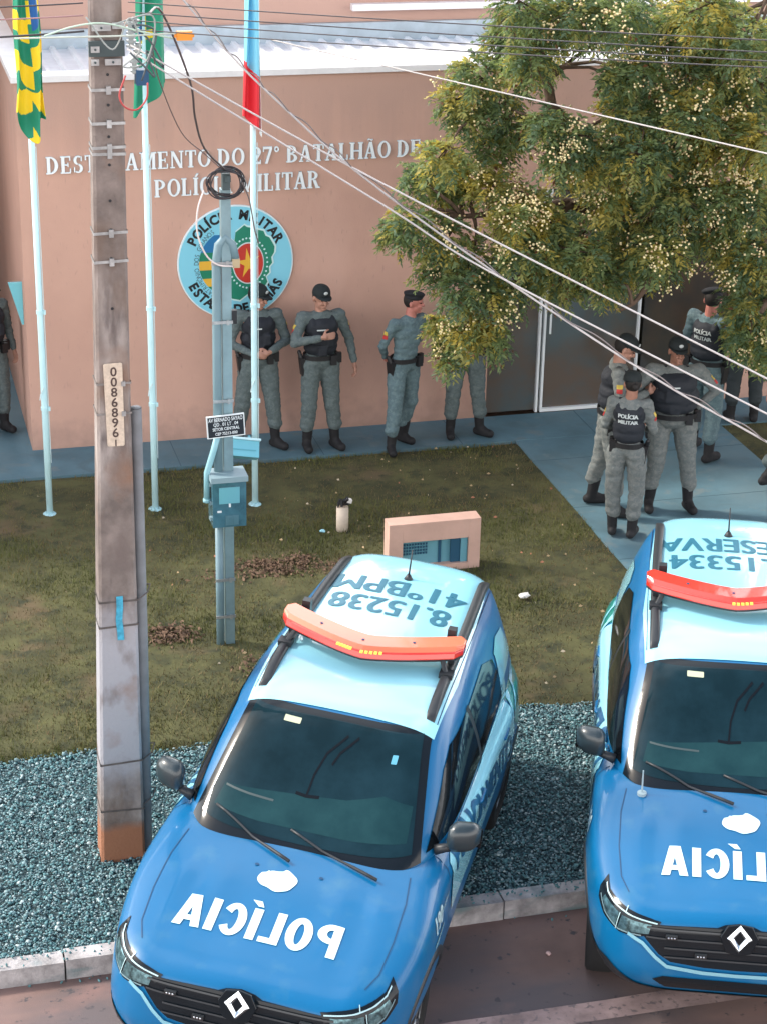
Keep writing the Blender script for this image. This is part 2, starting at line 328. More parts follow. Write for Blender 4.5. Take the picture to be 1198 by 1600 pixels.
# painted concrete walkways
m_walk=mat('walkway_blue_concrete',(.10,.195,.24),.75,var=.22,scale=1.6,bump=.35,bscale=90); layer(m_walk,(.155,.21,.225),5,.58,.74,seed=1,detail=9); layer(m_walk,(.09,.16,.19),2.4,.56,.70,seed=8,dist=.8); layer(m_walk,(.13,.205,.235),.9,.5,.72,seed=5)
bm=BM(); box(bm,-8,14,18.95,19.70,-.1,.03); box(bm,6.58,8.94,13.35,18.952,-.1,.026); box(bm,-8,1.57,19.698,40,-.1,.027); structure('walkway',bm,m_walk)
bm=BM()
for yy in (14.6,15.85,17.1,18.35): box(bm,6.58,8.94,yy-.004,yy+.004,.0262,.0275)
for xx in (-1.2,.3,3.0,4.5,6.0,7.5): box(bm,xx-.004,xx+.004,18.96,19.69,.0302,.0315)
structure('paving_joint',bm,mat('joint_dark',(.06,.12,.15),.9))
# ================================================================ BUILDING
m_wall=mat('stucco_pink',(.615,.375,.295),.88,var=.06,scale=1.1,bump=.35,bscale=70,dist=.004)
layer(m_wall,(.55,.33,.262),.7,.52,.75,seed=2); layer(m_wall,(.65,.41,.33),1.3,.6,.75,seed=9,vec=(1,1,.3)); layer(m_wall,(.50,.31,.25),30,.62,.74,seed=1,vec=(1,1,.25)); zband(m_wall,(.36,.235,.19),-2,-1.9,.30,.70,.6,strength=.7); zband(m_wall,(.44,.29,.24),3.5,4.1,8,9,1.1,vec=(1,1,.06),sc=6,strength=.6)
m_trim=mat('trim_white',(.80,.79,.80),.55,var=.08,scale=5); m_metalroof=mat('roof_zinc',(.80,.83,.87),.38,.25,var=.12,scale=3)
B=thing('police_station','salmon pink single storey station building with white parapet caps and corrugated metal roof','building',(1.57,19.7,0))
def lb(x,y,z): return (x-1.57,y-19.7,z)
def bx(bm,x0,x1,y0,y1,z0,z1): box(bm,x0-1.57,x1-1.57,y0-19.7,y1-19.7,z0,z1)
bm=BM(); bx(bm,1.57,6.48,19.7,19.9,-.05,3.84); bx(bm,1.57,1.77,19.9,36,-.05,3.84); bx(bm,9.28,15,19.7,19.9,-.05,3.84); bx(bm,6.48,9.28,19.7,19.9,2.55,3.84)
bx(bm,14.8,15,19.9,36,-.05,3.84); bx(bm,1.77,14.8,35.8,36,-.05,3.84)
obj('wall',bm,m_wall,B)
bm=BM(); bbox(bm,-.03,13.46,-.04,.22,3.84,3.90,.008); bbox(bm,-.03,.23,.221,16.3,3.84,3.90,.008); obj('parapet_cap',bm,m_trim,B)
# corrugated roof, pitch .2 m, falling gently to the back
bm=BM(); x=.24; z0=3.80; prof=[]
while x<13.2:
    prof+= [(x,0),(x+.115,0),(x+.135,.035),(x+.175,.035)]; x+=.195
a=[bm.verts.new((px,.225,z0+pz)) for px,pz in prof]; b=[bm.verts.new((px,2.10,z0-.03+pz)) for px,pz in prof]
for i in range(len(prof)-1): bm.faces.new((a[i],a[i+1],b[i+1],b[i]))
obj('roof',bm,m_metalroof,B)
bm=BM(); box(bm,.3,13.2,2.05,2.13,3.75,3.97); obj('roof_flashing',bm,mat('zinc_grey_blue',(.42,.50,.56),.4,.5,var=.15,scale=4),B)
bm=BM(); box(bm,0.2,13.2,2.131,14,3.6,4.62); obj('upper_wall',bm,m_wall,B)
bm=BM(); bbox(bm,3.86,9,2.02,2.129,4.10,4.17,.01); obj('upper_ledge',bm,m_trim,B)
bm=BM(); box(bm,.1,13.3,2.05,14.1,4.62,4.70); obj('upper_roof',bm,m_trim,B)
# vent grille low on the wall
bm=BM()
for i in range(7): bbox(bm,.66,.83,-.028,-.002,.115+i*.018,.127+i*.018,.002,1)
box(bm,.65,.84,-.012,-.001,.10,.25); obj('vent_grille',bm,mat('grille_grey',(.16,.22,.26),.6),B)
# skirting shadow-gap
m_skirt=mat('skirting_teal',(.13,.22,.27),.7,var=.15,scale=5)
# glass front
m_glass=mat('tinted_glass',(.05,.055,.055),.06,spec=.9,col2=(.10,.07,.05),scale=1.3); m_alu=mat('aluminium_white',(.78,.82,.84),.4)  # brown noise patches are reflected surroundings painted into the glass colour
G=B
gl=[(6.49,7.055),(7.145,8.205),(8.285,9.27)]
for i,(x0,x1) in enumerate(gl):
    bm=BM(); bx(bm,x0,x1,19.765,19.775,.05,2.55); obj('glass_panel',bm,mat('tinted_glass_grey',(.085,.105,.11),.08,spec=.8,col2=(.12,.09,.07),scale=1.1,stops=(.4,.6)) if i<2 else m_glass,G)  # panel colour also carries painted reflections as noise patches
bm=BM(); bx(bm,7.06,7.085,19.72,19.78,.03,2.55); bx(bm,7.115,7.14,19.72,19.78,.03,2.55); bx(bm,7.141,8.205,19.72,19.78,.03,.065); bx(bm,8.21,8.23,19.72,19.78,.03,2.55)
obj('door_frame',bm,m_alu,G)
bm=BM(); tube(bm,[(5.6,-.03,.95),(5.6,-.03,1.35)],.012); obj('door_handle',bm,m_alu,G)
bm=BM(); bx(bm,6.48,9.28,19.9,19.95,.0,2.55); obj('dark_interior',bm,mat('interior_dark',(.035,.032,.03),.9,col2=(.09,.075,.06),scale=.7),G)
# ---- raised serif lettering
def ring(cx,cy,ro,ri,a0,a1,n=18,yo=None,yi=None):
    yo=yo or ro; yi=yi or ri
    o=[(cx+ro*math.cos(math.radians(a0+(a1-a0)*i/n)),cy+yo*math.sin(math.radians(a0+(a1-a0)*i/n))) for i in range(n+1)]
    return o+[(cx+ri*math.cos(math.radians(a1+(a0-a1)*i/n)),cy+yi*math.sin(math.radians(a1+(a0-a1)*i/n))) for i in range(n+1)]
def rc(x0,x1,y0,y1): return [(x0,y0),(x1,y0),(x1,y1),(x0,y1)]
def stem(x,w=.19,y0=0,y1=1,s=.06): return [rc(x,x+w,y0+.07,y1-.07),rc(x-s,x+w+s,y0,y0+.07),rc(x-s,x+w+s,y1-.07,y1)]
def diag(x0,y0,x1,y1,w): return [(x0,y0),(x0+w,y0),(x1+w,y1),(x1,y1)]
def glyph(c):
    if c=='D': return .80,stem(.06)+[ring(.25,.5,.47,.27,-90,90,20,.5,.42)]
    if c=='O': return .82,[ring(.41,.5,.39,.21,0,359.9,32,.51,.43)]
    if c=='C': return .76,[ring(.41,.5,.39,.21,48,312,28,.51,.43),rc(.60,.68,.62,.93)]
    if c=='E': return .68,stem(.06)+[rc(.25,.6,.93,1),rc(.53,.6,.74,.93),rc(.25,.6,0,.07),rc(.55,.62,.07,.28),rc(.25,.44,.465,.535),rc(.42,.48,.38,.62)]
    if c=='L': return .64,stem(.06)+[rc(.25,.58,0,.07),rc(.51,.58,.07,.3)]
    if c=='T': return .72,[rc(.265,.455,.07,.93),rc(.2,.52,0,.07),rc(.03,.69,.93,1),rc(.03,.1,.72,.93),rc(.62,.69,.72,.93)]
    if c=='I': return .36,stem(.085)
    if c=='H': return .86,stem(.06)+stem(.60)+[rc(.25,.60,.46,.54)]
    if c=='N': return .86,[rc(.10,.19,.07,1),rc(.02,.30,0,.07),rc(.66,.75,0,.93),rc(.56,.84,.93,1),diag(.58,0,.05,1,.20)]
    if c=='M': return 1.04,[rc(.10,.18,.07,1),rc(.02,.27,0,.07),rc(.76,.94,.07,1),rc(.70,1.0,0,.07),diag(.40,.02,.08,1,.2),diag(.42,.02,.74,1,.1),rc(.0,.1,.93,1),rc(.94,1.02,.93,1)]
    if c=='A': return .80,[diag(.07,.07,.33,1,.10),diag(.52,.07,.30,1,.19),rc(0,.26,0,.07),rc(.45,.78,0,.07),rc(.2,.56,.3,.37)]
    if c=='P': return .72,stem(.06)+[ring(.25,.72,.40,.21,-90,90,16,.28,.21)]
    if c=='R': return .80,stem(.06)+[ring(.25,.74,.38,.2,-90,90,16,.26,.19),diag(.52,.0,.32,.48,.2),rc(.5,.78,0,.07)]
    if c=='B': return .74,stem(.06)+[ring(.25,.75,.36,.19,-90,90,16,.25,.18),ring(.25,.265,.42,.23,-90,90,16,.265,.195)]
    if c=='S': return .64,[ring(.32,.735,.27,.10,50,262,20,.265,.185),ring(.31,.265,.28,.11,-130,82,20,.265,.185),rc(.48,.55,.68,.95),rc(.06,.13,.05,.34)]
    if c=='2': return .62,[ring(.31,.72,.27,.09,-40,165,18,.28,.2),diag(.04,.10,.33,.55,.2),rc(.03,.58,0,.13),rc(.52,.58,.13,.24)]
    if c=='7': return .62,[rc(.04,.6,.86,1),diag(.16,0,.44,.86,.16),rc(.04,.1,.7,.86)]
    if c=='º': return .40,[ring(.2,.82,.15,.07,0,359.9,20,.17,.09)]
    return .30,[]
ACC={'Ã':('A',[ring(.31,1.10,.10,.04,0,180,8,.09,.03),ring(.45,1.16,.10,.04,180,360,8,.09,.03)]),'Í':('I',[diag(.12,1.05,.24,1.24,.12)])}
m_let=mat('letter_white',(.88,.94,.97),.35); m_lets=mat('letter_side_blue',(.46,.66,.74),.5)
LET=thing('wall_lettering','raised white serif lettering in two lines on the pink wall above the round emblem','lettering',(1.84,19.7,2.93))
def line(s,x0,x1,zb0,zb1,h):
    tot=sum(glyph(ACC[c][0] if c in ACC else c)[0]+.06 for c in s)-.06; k=(x1-x0)/tot; x=x0
    for c in s:
        acc=[]
        base=c
        if c in ACC: base,acc=ACC[c]
        w,ps=glyph(base)
        if ps:
            t=(x-x0)/(x1-x0); zb=zb0+(zb1-zb0)*t; bm=BM()
            for i,p in enumerate(ps+acc):
                dep=-.020-.0004*i; prism(bm,p,lambda u,v,d,x=x,zb=zb:(x+u*k-1.84,-.006+d,zb+v*h-2.93),dep,0)
            bmesh.ops.recalc_face_normals(bm,faces=bm.faces)
            for f in bm.faces:
                f.normal_update()
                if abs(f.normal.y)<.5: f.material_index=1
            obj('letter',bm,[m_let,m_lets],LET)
        x+=(w+.06)*k
line('DESTACAMENTO DO 27º BATALHÃO DE',1.84,5.66,2.935,2.965,.172)
line('POLÍCIA MILITAR',2.905,4.605,2.655,2.68,.178)
# ---- emblem
def arc_text(s,r,a_mid,size,flip,m,parent,cx,cz,y,name,spread,sx=.8,bold=.0):
    """letters on a circle; flip False: tops outwards; True: tops inwards"""
    n=len(s); wd=[{'I':.5,'Í':.5,'M':1.25,'L':.8,' ':.8,'O':1.1}.get(c,1.0) for c in s]; cum=[sum(wd[:q])+wd[q]/2 for q in range(n)]; tot=sum(wd); cum=[q/tot*n-.5 for q in cum]
    for i,c in zip(cum,s):
        if c==' ': continue
        a=a_mid+(spread*(i-(n-1)/2))*(-1 if not flip else 1)
        b=text_bm(c,size,bold,sx); A=math.radians(a); rot=A-PI/2 if not flip else A+PI/2
        bmesh.ops.transform(b,matrix=Matrix(((1,0,0,cx),(0,0,-1,y),(0,1,0,cz),(0,0,0,1)))@Matrix.Translation((r*math.cos(A),r*math.sin(A),0))@Matrix.Rotation(rot,4,'Z'),verts=b.verts); obj(name,b,m,parent)
EC=(3.72,1.94); EM=thing('round_emblem','round pale blue wall emblem with green map, red oval and black ring lettering','emblem',(EC[0],19.7,EC[1]))
bm=BM(); cyl(bm,(0,-.018,0),.602,.03,72,'Y'); bevel(bm,.006,2,60); obj('backing_disc',bm,mat('disc_edge_white',(.75,.88,.92),.35),EM)
def flat(name,poly,m,y): 
    bm=poly_bm(poly); bmesh.ops.transform(bm,matrix=Matrix(((1,0,0,0),(0,0,-1,y),(0,1,0,0),(0,0,0,1))),verts=bm.verts); return obj(name,bm,m,EM)
circ=lambda r,n=64,sx=1:[(r*sx*math.cos(2*PI*i/n),r*math.sin(2*PI*i/n)) for i in range(n)]
flat('field',circ(.588),mat('emblem_sky_blue',(.25,.66,.82),.3),-.0345)
def lens(x0,x1): # left part of the striped circle
    return [(x0,-1),(x1,-1),(x1,1),(x0,1)]
def chord(xa,xb,ya,yb,r=.36,cx=-.02):
    pts=[]
    N=10
    for i in range(N+1):
        y=ya+(yb-ya)*i/N; w=math.sqrt(max(0,r*r-y*y)); pts.append((max(xa,cx-w),y))
    for i in range(N+1):
        y=yb+(ya-yb)*i/N; w=math.sqrt(max(0,r*r-y*y)); pts.append((min(xb,cx+w),y))
    return pts
cols=[(.03,.30,.14),(.80,.50,.06)]; zs=[-.34,-.24,-.155,-.065,.03,.12]
for i in range(5): flat('stripe',chord(-.4,.5,zs[i],zs[i+1]-.0005),mat('emblem_green',(.015,.22,.12),.35) if i%2==0 else mat('emblem_orange',(.80,.46,.05),.35),-.0370)
flat('canton',chord(-.4,-.1,.12,.30),mat('emblem_blue',(.02,.18,.42),.35),-.0370)
GO=[(.09,.39),(.12,.37),(.17,.36),(.22,.34),(.29,.32),(.31,.27),(.35,.25),(.38,.20),(.405,.15),(.40,.09),(.37,.04),(.38,-.02),(.345,-.06),(.35,-.12),(.31,-.16),(.33,-.22),(.29,-.28),(.22,-.31),(.12,-.34),(.04,-.40),(-.04,-.38),(-.10,-.34),(-.16,-.26),(-.21,-.20),(-.20,-.08),(-.15,0),(-.10,.06),(-.12,.12),(-.05,.16),(-.01,.24),(.0,.32),(.04,.35)]
flat('map_outline',[(x*1.05+.0,y*1.045) for x,y in GO],mat('emblem_pale',(.62,.86,.86),.35),-.0395)
flat('map',GO,mat('emblem_map_green',(.02,.24,.15),.35),-.042)
flat('oval_rim',[(x*.74+.13,y-.01) for x,y in circ(.222)],mat('emblem_rim',(.62,.72,.74),.35),-.0445)
flat('oval',[(x*.74+.13,y-.01) for x,y in circ(.208)],mat('emblem_red',(.55,.045,.03),.35),-.047)
st=[]
for i in range(10):
    a=PI/2+.15+i*PI/5; r=.165 if i%2==0 else .055; st.append((.13+r*math.cos(a)*.8,-.01+r*math.sin(a)))
flat('star',st,mat('emblem_orange',None),-.0495)
bm=BM()
for i in range(34):
    a=2*PI*i/34; ball(bm,(.13+.262*.76*math.cos(a),-.044,-.01+.262*math.sin(a)),.0115,(1,.4,1),1)
obj('dot_ring',bm,mat('emblem_pale',None),EM)
m_blk=mat('lettering_black',(.012,.014,.018),.5)
arc_text('POLÍCIA MILITAR',.50,90,.135,False,m_blk,EM,0,0,-.0375,'ring_letter',8.9,.95,.006)
arc_text('ESTADO DE GOIÁS',.50,270,.135,True,m_blk,EM,0,0,-.0375,'ring_letter',8.9,.95,.006)
arc_text('PATRIMÔNIO DOS GOIANOS',.405,180,.07,False,mat('lettering_grey',(.06,.12,.15),.5),EM,0,0,-.0375,'motto_letter',5.2,.8)
# small cyan sign on the side wall
bm=BM(); bbox(bm,-.10,-.0,.02,.045,0,.42,.004)
bm=BM(); prism(bm,[(0,.45),(-.14,.45),(-.02,0),(0,0)],lambda u,v,d:(u,d,v),.03); bmesh.ops.recalc_face_normals(bm,faces=bm.faces)
o=obj('projecting_sign',bm,mat('sign_cyan',(.20,.62,.72),.4)); o.location=(1.568,19.95,1.32); tag(o,'small pale cyan wedge-shaped panel on the left side wall','sign')

NB=thing('added_shade_house','plain cream rendered house added out of view to shade the left wall of the police station','building',(-3.2,20.6,0))  # unseen block added to keep the sun off the station's left wall
bm=BM(); box(bm,-3.5,3.35,0,14,-.05,6.2); obj('wall',bm,mat('render_cream',(.55,.48,.40),.9,var=.1,scale=1.5),NB)
bm=BM(); box(bm,-3.7,3.5,-.2,14.2,6.201,6.35); obj('roof',bm,m_trim,NB)
# ================================================================ POLICE CARS
def sgn(a): return -1 if a<0 else 1
def sph_box(nx,ny,nz):
    """unit cube surface grid as (verts, quads)"""
    V={};Fc=[]
    def vid(p):
        k=tuple(round(c,5) for c in p)
        if k not in V: V[k]=len(V)
        return V[k]
    N=(nx,ny,nz)
    for ax in range(3):
        a,b=(ax+1)%3,(ax+2)%3
        for s in (-1,1):
            for i in range(N[a]):
                for j in range(N[b]):
                    q=[]
                    for di,dj in ((0,0),(1,0),(1,1),(0,1)):
                        p=[0,0,0]; p[ax]=s; p[a]=-1+2*(i+di)/N[a]; p[b]=-1+2*(j+dj)/N[b]; q.append(vid(p))
                    Fc.append(q if s>0 else q[::-1])
    return list(V.keys()),Fc
def sq(p,a,b):
    x,y,z=p; h=(abs(x)**a+abs(y)**a)**(1/a); n=(h**b+abs(z)**b)**(1/b); return x/n,y/n,z/n
def sstep(e0,e1,x):
    t=max(0,min(1,(x-e0)/(e1-e0))); return t*t*(3-2*t)
def gau(x,s): return math.exp(-(x/s)**2)
AXF,AXR=1.34,-1.335
def low_pt(p):
    x,y,z=sq(p,6.0 if p[0]>0 else 6,10)
    X=-.0+2.175*x
    zt=.90+.17*sstep(2.2,.85,X)
    Yn=abs(y)
    if X>.7:
        zt+= .014*sstep(.50,.66,Yn)*sstep(.95,.72,Yn)*sstep(1.15,1.4,X)            # raised fender crowns beside the hood
        zt+= .009*gau(Yn-.42,.10)*sstep(2.1,1.6,X)*sstep(1.15,1.4,X)                    # hood creases
        zt+= .018*(1-min(1,Yn/.75)**2)
        zt-= .005*gau(Yn-.60,.04)*sstep(1.15,1.4,X)
    zb=.24+.04*sstep(1.7,2.2,abs(X))
    Z=zb+(z+1)/2*(zt-zb)
    prof=.94+.06*sstep(.24,.55,Z)-.020*sstep(.62,.95,Z)-.060*sstep(.95,1.09,Z)
    hw=.925*prof
    fl=.030*(gau(X-AXF,.42)+gau(X-AXR,.42))*gau(Z-.72,.26)
    Y=y*(hw+fl)
    if X>1.2:                                                        # nose: bumper swells, grille stands back
        k=sstep(1.2,2.1,X)
        X+=k*(.035*gau(Z-.50,.14)-.05*sstep(.62,.95,Z)-.06*sstep(.45,.25,Z))
        X-=k*.05*sstep(.80,1.0,Z)
    else:
        k=sstep(-1.2,-2.1,X); X-=k*(.03*gau(Z-.5,.15)-.04*sstep(.6,1.,Z))
    return (X,Y,Z)
def green_pt(p):
    x,y,z=sq(p,6,7.5)
    t=(z+1)/2
    xf=1.20-.98*t-.03*math.sin(PI*t); xr=-2.16+.06*t+.02*math.sin(PI*t)
    X=xr+(x+1)/2*(xf-xr)
    hw=.865-.205*t+.035*math.sin(PI*t)
    hw*=1-.15*sstep(.2,-2.1,X)*t-.02*sstep(-.9,-2.1,X)*(1-t)-.03*sstep(.2,1.1,X)
    Y=y*hw
    top=1.605+.035*sstep(.35,-.5,X)-.012*sstep(-1.1,-2,X)+.03*(1-y*y)
    Z=.97+t*(top-.97)
    return (X,Y,Z)
def mesh_from(pf,n):
    V,Fc=sph_box(*n); me=bpy.data.meshes.new('b'); me.from_pydata([pf(v) for v in V],[],Fc); me.update(); return me
def boolean(o,cut):
    m=o.modifiers.new('b','BOOLEAN'); m.operation='DIFFERENCE'; m.object=cut; m.solver='EXACT'
    dg=bpy.context.evaluated_depsgraph_get(); me=bpy.data.meshes.new_from_object(o.evaluated_get(dg)); o.modifiers.clear(); old=o.data; o.data=me; bpy.data.meshes.remove(old)
m_paint=mat('paint_police_blue',(.001,.118,.285),.36,.0,spec=.3,coat=.38,var=.05,scale=2)
m_white=mat('vinyl_white',(.29,.65,.77),.18,coat=1.0)
m_green=mat('vinyl_green',(.0,.20,.17),.3,coat=.8)
m_navy=mat('vinyl_navy',(.012,.10,.22),.35,coat=.4)
m_cglass=mat('car_glass',(.004,.016,.022),.05,spec=.22,col2=(.009,.030,.042),scale=1.6,stops=(.38,.62))  # noise tone paints vague interior and reflections into the opaque glass
m_dash=mat('dashboard_seen_through_glass',(.014,.050,.058),.10,spec=.2,col2=(.008,.032,.040),scale=3)
nt,bs=nodes(m_cglass)
m_side=mat('side_glass',(.006,.008,.010),.06,spec=.28)
m_black=mat('black_plastic',(.018,.022,.026),.45); nt,bs=nodes(m_paint); tcp=nt.nodes.new('ShaderNodeTexCoord'); np_=nt.nodes.new('ShaderNodeTexNoise'); np_.inputs['Scale'].default_value=3.5; np_.inputs['Detail'].default_value=8; nt.links.new(tcp.outputs['Object'],np_.inputs['Vector'])
rp_=nt.nodes.new('ShaderNodeMapRange'); rp_.inputs[1].default_value=.35; rp_.inputs[2].default_value=.7; rp_.inputs[3].default_value=.02; rp_.inputs[4].default_value=.22; nt.links.new(np_.outputs['Fac'],rp_.inputs[0]); nt.links.new(rp_.outputs[0],bs.inputs['Coat Roughness'])
layer(m_paint,(.03,.15,.28),5,.56,.80,seed=4,detail=9)
m_gloss=mat('gloss_black',(.008,.012,.016),.12,spec=.3)
m_rub=mat('tyre_rubber',(.014,.015,.016),.8,bump=.3,bscale=40); m_rim=mat('rim_grey',(.22,.24,.26),.35,.7)
m_chrome=mat('chrome',(.75,.80,.84),.12,.9); m_lamp=mat('headlamp_glass',(.07,.13,.15),.08,coat=1); m_lens=mat('lamp_reflector',(.13,.24,.27),.10,.6,var=.7,scale=28); m_drl=mat('lamp_strip',(.42,.62,.66),.2)
m_seam=mat('panel_gap',(.004,.05,.13),.6)
m_bar=mat('lightbar_dome',(.72,.165,.08),.25,coat=.8); m_barr=mat('lightbar_lens_red',(.62,.025,.012),.12,coat=1); m_amb=mat('lightbar_amber',(1,.30,.03),.4,emit=1.6); m_redl=mat('lightbar_red_lit',(1,.02,.02),.4,emit=1.2)
def sglyph(c):
    if c=='P': return .50,[rc(0,.19,0,1),ring(.19,.70,.31,.12,-90,90,14,.30,.13)]
    if c=='O': return .54,[ring(.27,.5,.27,.085,0,359.9,30,.52,.33)]
    if c=='C': return .52,[ring(.27,.5,.27,.085,32,328,26,.52,.33)]
    if c=='L': return .42,[rc(0,.19,0,1),rc(.19,.42,0,.17)]
    if c=='I': return .19,[rc(0,.19,0,1)]
    if c=='Í': return .19,[rc(0,.19,0,.98),[(.02,1.05),(.14,1.05),(.30,1.22),(.10,1.22)]]
    if c=='A': return .58,[diag(0,0,.17,1,.185),diag(.395,0,.225,1,.185),rc(.16,.42,.18,.34)]
def sans_bm(s,h,kx):
    bm=BM(); x=0; 
    for c in s:
        w,ps=sglyph(c)
        for i,p in enumerate(ps):
            b=poly_bm([((x+u)*kx,(v-.5)*h) for u,v in p]); bmesh.ops.translate(b,vec=(0,0,.0005*i),verts=b.verts); merge(bm,b)
        x+=w+.085
    bmesh.ops.translate(bm,vec=(-(x-.085)*kx/2,0,0),verts=bm.verts); return bm
def heavy(b,d):
    bm=BM(); me=bpy.data.meshes.new('t'); b.to_mesh(me); b.free()
    for i,sx in enumerate((-1,0,1)):
        c=BM(); c.from_mesh(me); bmesh.ops.translate(c,vec=(sx*d,0,.0006*i),verts=c.verts); merge(bm,c)
    bpy.data.meshes.remove(me); return bm
def police_car(label,loc,yaw,roll,pitch,rows,barred,domem,toff):
    C=thing('police_car',label,'car',loc,0,'police cars parked across the kerb')
    # forward = +x in car space
    fwd=Vector((math.sin(yaw),-math.cos(yaw),0)); lft=Vector((math.cos(yaw),math.sin(yaw),0)); up=Vector((0,0,1))
    f2=(fwd*math.cos(pitch)-up*math.sin(pitch)); u2=(up*math.cos(pitch)+fwd*math.sin(pitch))
    l2=(lft*math.cos(roll)+u2*math.sin(roll)); u3=(u2*math.cos(roll)-lft*math.sin(roll))
    M=Matrix((f2,l2,f2.cross(l2))).transposed(); C.rotation_euler=M.to_euler()
    body=obj('body',mesh_from(low_pt,(84,40,26)),m_paint,C)
    gh=obj('cabin',mesh_from(green_pt,(70,36,24)),m_paint,C)
    # wheel arches
    bm=BM()
    for ax in (AXF,AXR):
        for s in (-1,1): cyl(bm,(ax,s*.85,.33),.385,.62,40,'Y')
    cut=obj('cut',bm)
    boolean(body,cut); bpy.data.objects.remove(cut)
    body.data.shade_smooth(); gh.data.shade_smooth()
    body.data.materials.clear(); body.data.materials.append(m_paint)
    T=bvh_of([body,gh]); TG=bvh_of([gh]); TB=bvh_of([body])
    X,Y,Z=(1,0,0),(0,1,0),(0,0,1); nX,nY=(-1,0,0),(0,-1,0)
    def top(name,bm,m,x,y,off=.004,step=.05,tr=T,par=C): return obj(name,decal(bm,tr,(x,y,1.0),X,Y,off,step),m,par,True)
    def front(name,bm,m,off=.004,step=.05,tr=T,par=C,par2=None): return obj(name,decal(bm,tr,(0,0,0),Y,Z,off,step),m,par,True)       # 2d=(y,z)
    def side(name,bm,m,s,off=.004,step=.05,tr=T,par=C):
        if s>0: o=decal(bm,tr,(0,0,0),nX,Z,off,step)      # 2d = (-x, z)
        else: o=decal(bm,tr,(0,0,0),X,Z,off,step)         # 2d = (x, z)
        return obj(name,o,m,par,True)
    # windscreen with black border
    def trap(yb,yt,zb,zt,r=.04,bow=.03):
        o=[]
        for i in range(13):
            y=-yb+2*yb*i/12; o.append((y,zb-bow*(1-(y/yb)**2)))
        for i in range(13):
            y=yt-2*yt*i/12; o.append((y,zt+.012*(1-(y/yt)**2)))
        return o
    ws=front('windscreen_border',poly_bm(trap(.725,.585,1.070,1.580)),m_gloss,.006,.025,TG)
    wg=front('windscreen',poly_bm(trap(.665,.545,1.12,1.562,bow=.02)),m_cglass,.009,.025,TG)
    front('sticker',poly_bm(roundrect(-.33,-.22,1.535,1.556,.004)),mat('sticker_pale',(.45,.50,.35),.5),.0125,.03,TG,wg)
    front('sticker',poly_bm(roundrect(.40,.435,1.455,1.49,.004)),mat('sticker_blue',(.10,.36,.50),.5),.0125,.03,TG,wg)
    front('dashboard',poly_bm([(-.60,1.165),(-.3,1.15),(.3,1.15),(.62,1.165),(.60,1.30),(.42,1.33),(.2,1.29),(-.2,1.27),(-.57,1.25)]),m_dash,.0105,.03,TG,wg)
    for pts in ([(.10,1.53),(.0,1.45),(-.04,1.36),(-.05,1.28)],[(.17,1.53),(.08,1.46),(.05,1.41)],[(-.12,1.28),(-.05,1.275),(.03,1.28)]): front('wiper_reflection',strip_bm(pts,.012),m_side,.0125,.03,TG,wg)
    front('dashboard_edge',strip_bm([(-.56,1.245),(-.40,1.238),(-.24,1.234)],.008),mat('dash_line',(.035,.06,.065),.5),.0125,.05,TG,wg)
    # white roof panel
    rp=[(.30,-.455),(.30,.455),(-.4,.49),(-1.2,.49),(-1.80,.455),(-1.93,.40),(-1.97,.2),(-1.98,0),(-1.97,-.2),(-1.93,-.40),(-1.80,-.455),(-1.2,-.49),(-.4,-.49)]
    rp=[(x-.10*(x>.2)-.11*(x<-1.5),y*(1.34-.17*sstep(.3,-1.5,x))) for x,y in rp]
    rp=rp[::-1] if False else rp
    roof=top('roof_panel',poly_bm(rp),m_white,0,0,.006,.04,TG)
    # roof lettering: read from behind, x to the right = -y, up = +x
    for i,(s,w) in enumerate(rows):
        b=heavy(text_bm(s,.33,.0,w*.80,res=4),.009); o=decal(b,TG,(-1.15-.30*i,-.02,1.0),nY,X,.0095,.05)
        obj('roof_lettering',o,m_tl,roof,True)
    # side glass, both sides: the band and its panes
    for s in (1,-1):
        k=-s
        def P(pts): return poly_bm([(x*k,z) for x,z in pts])
        band=side('side_window',P([(.80,1.105),(.30,1.40),(.12,1.475),(-.30,1.49),(-.36,1.12)]),m_side,s,.007,.03,TG)
        side('side_window',P([(-.42,1.12),(-.36,1.49),(-.95,1.485),(-1.20,1.40),(-1.28,1.15)]),m_side,s,.007,.03,TG)
        side('window_pillar',P([(-.355,1.11),(-.30,1.50),(-.365,1.50),(-.425,1.11)]),m_black,s,.0055,.03,TG)
        side('quarter_panel',P([(-1.36,1.18),(-1.28,1.40),(-1.45,1.44),(-1.68,1.40),(-1.78,1.20)]),m_white,s,.007,.03,TG)
        # door graphics
        side('livery_white',P([(-1.36,1.12),(-1.30,1.03),(-1.28,.84),(-1.1,.76),(-.5,.70),(.2,.68),(.75,.70),(.75,.735),(.70,1.00),(.55,1.03),(-.35,1.03),(-.42,1.10),(-1.0,1.115),(-1.20,1.13),(-1.30,1.40),(-1.38,1.38)]),m_white,s,.007,.03)
        side('livery_green',P([(-1.33,1.10),(-1.42,1.36),(-1.36,1.37),(-1.44,1.42),(-1.30,1.12)][:2]+[(-1.50,1.12),(-1.95,1.04),(-2.08,.80),(-2.0,.56),(-1.75,.62),(-1.33,.86)]),m_green,s,.005,.03,TB)
        side('livery_stripe',strip_bm([(x*k,z) for x,z in ((-1.24,.95),(-1.36,1.02),(-1.6,1.07),(-2.0,1.06))],.022),m_white,s,.009,.03)
        side('livery_stripe',strip_bm([(x*k,z) for x,z in ((-1.24,.89),(-1.38,.97),(-1.62,1.025),(-2.0,1.015))],.012),m_white,s,.009,.03)
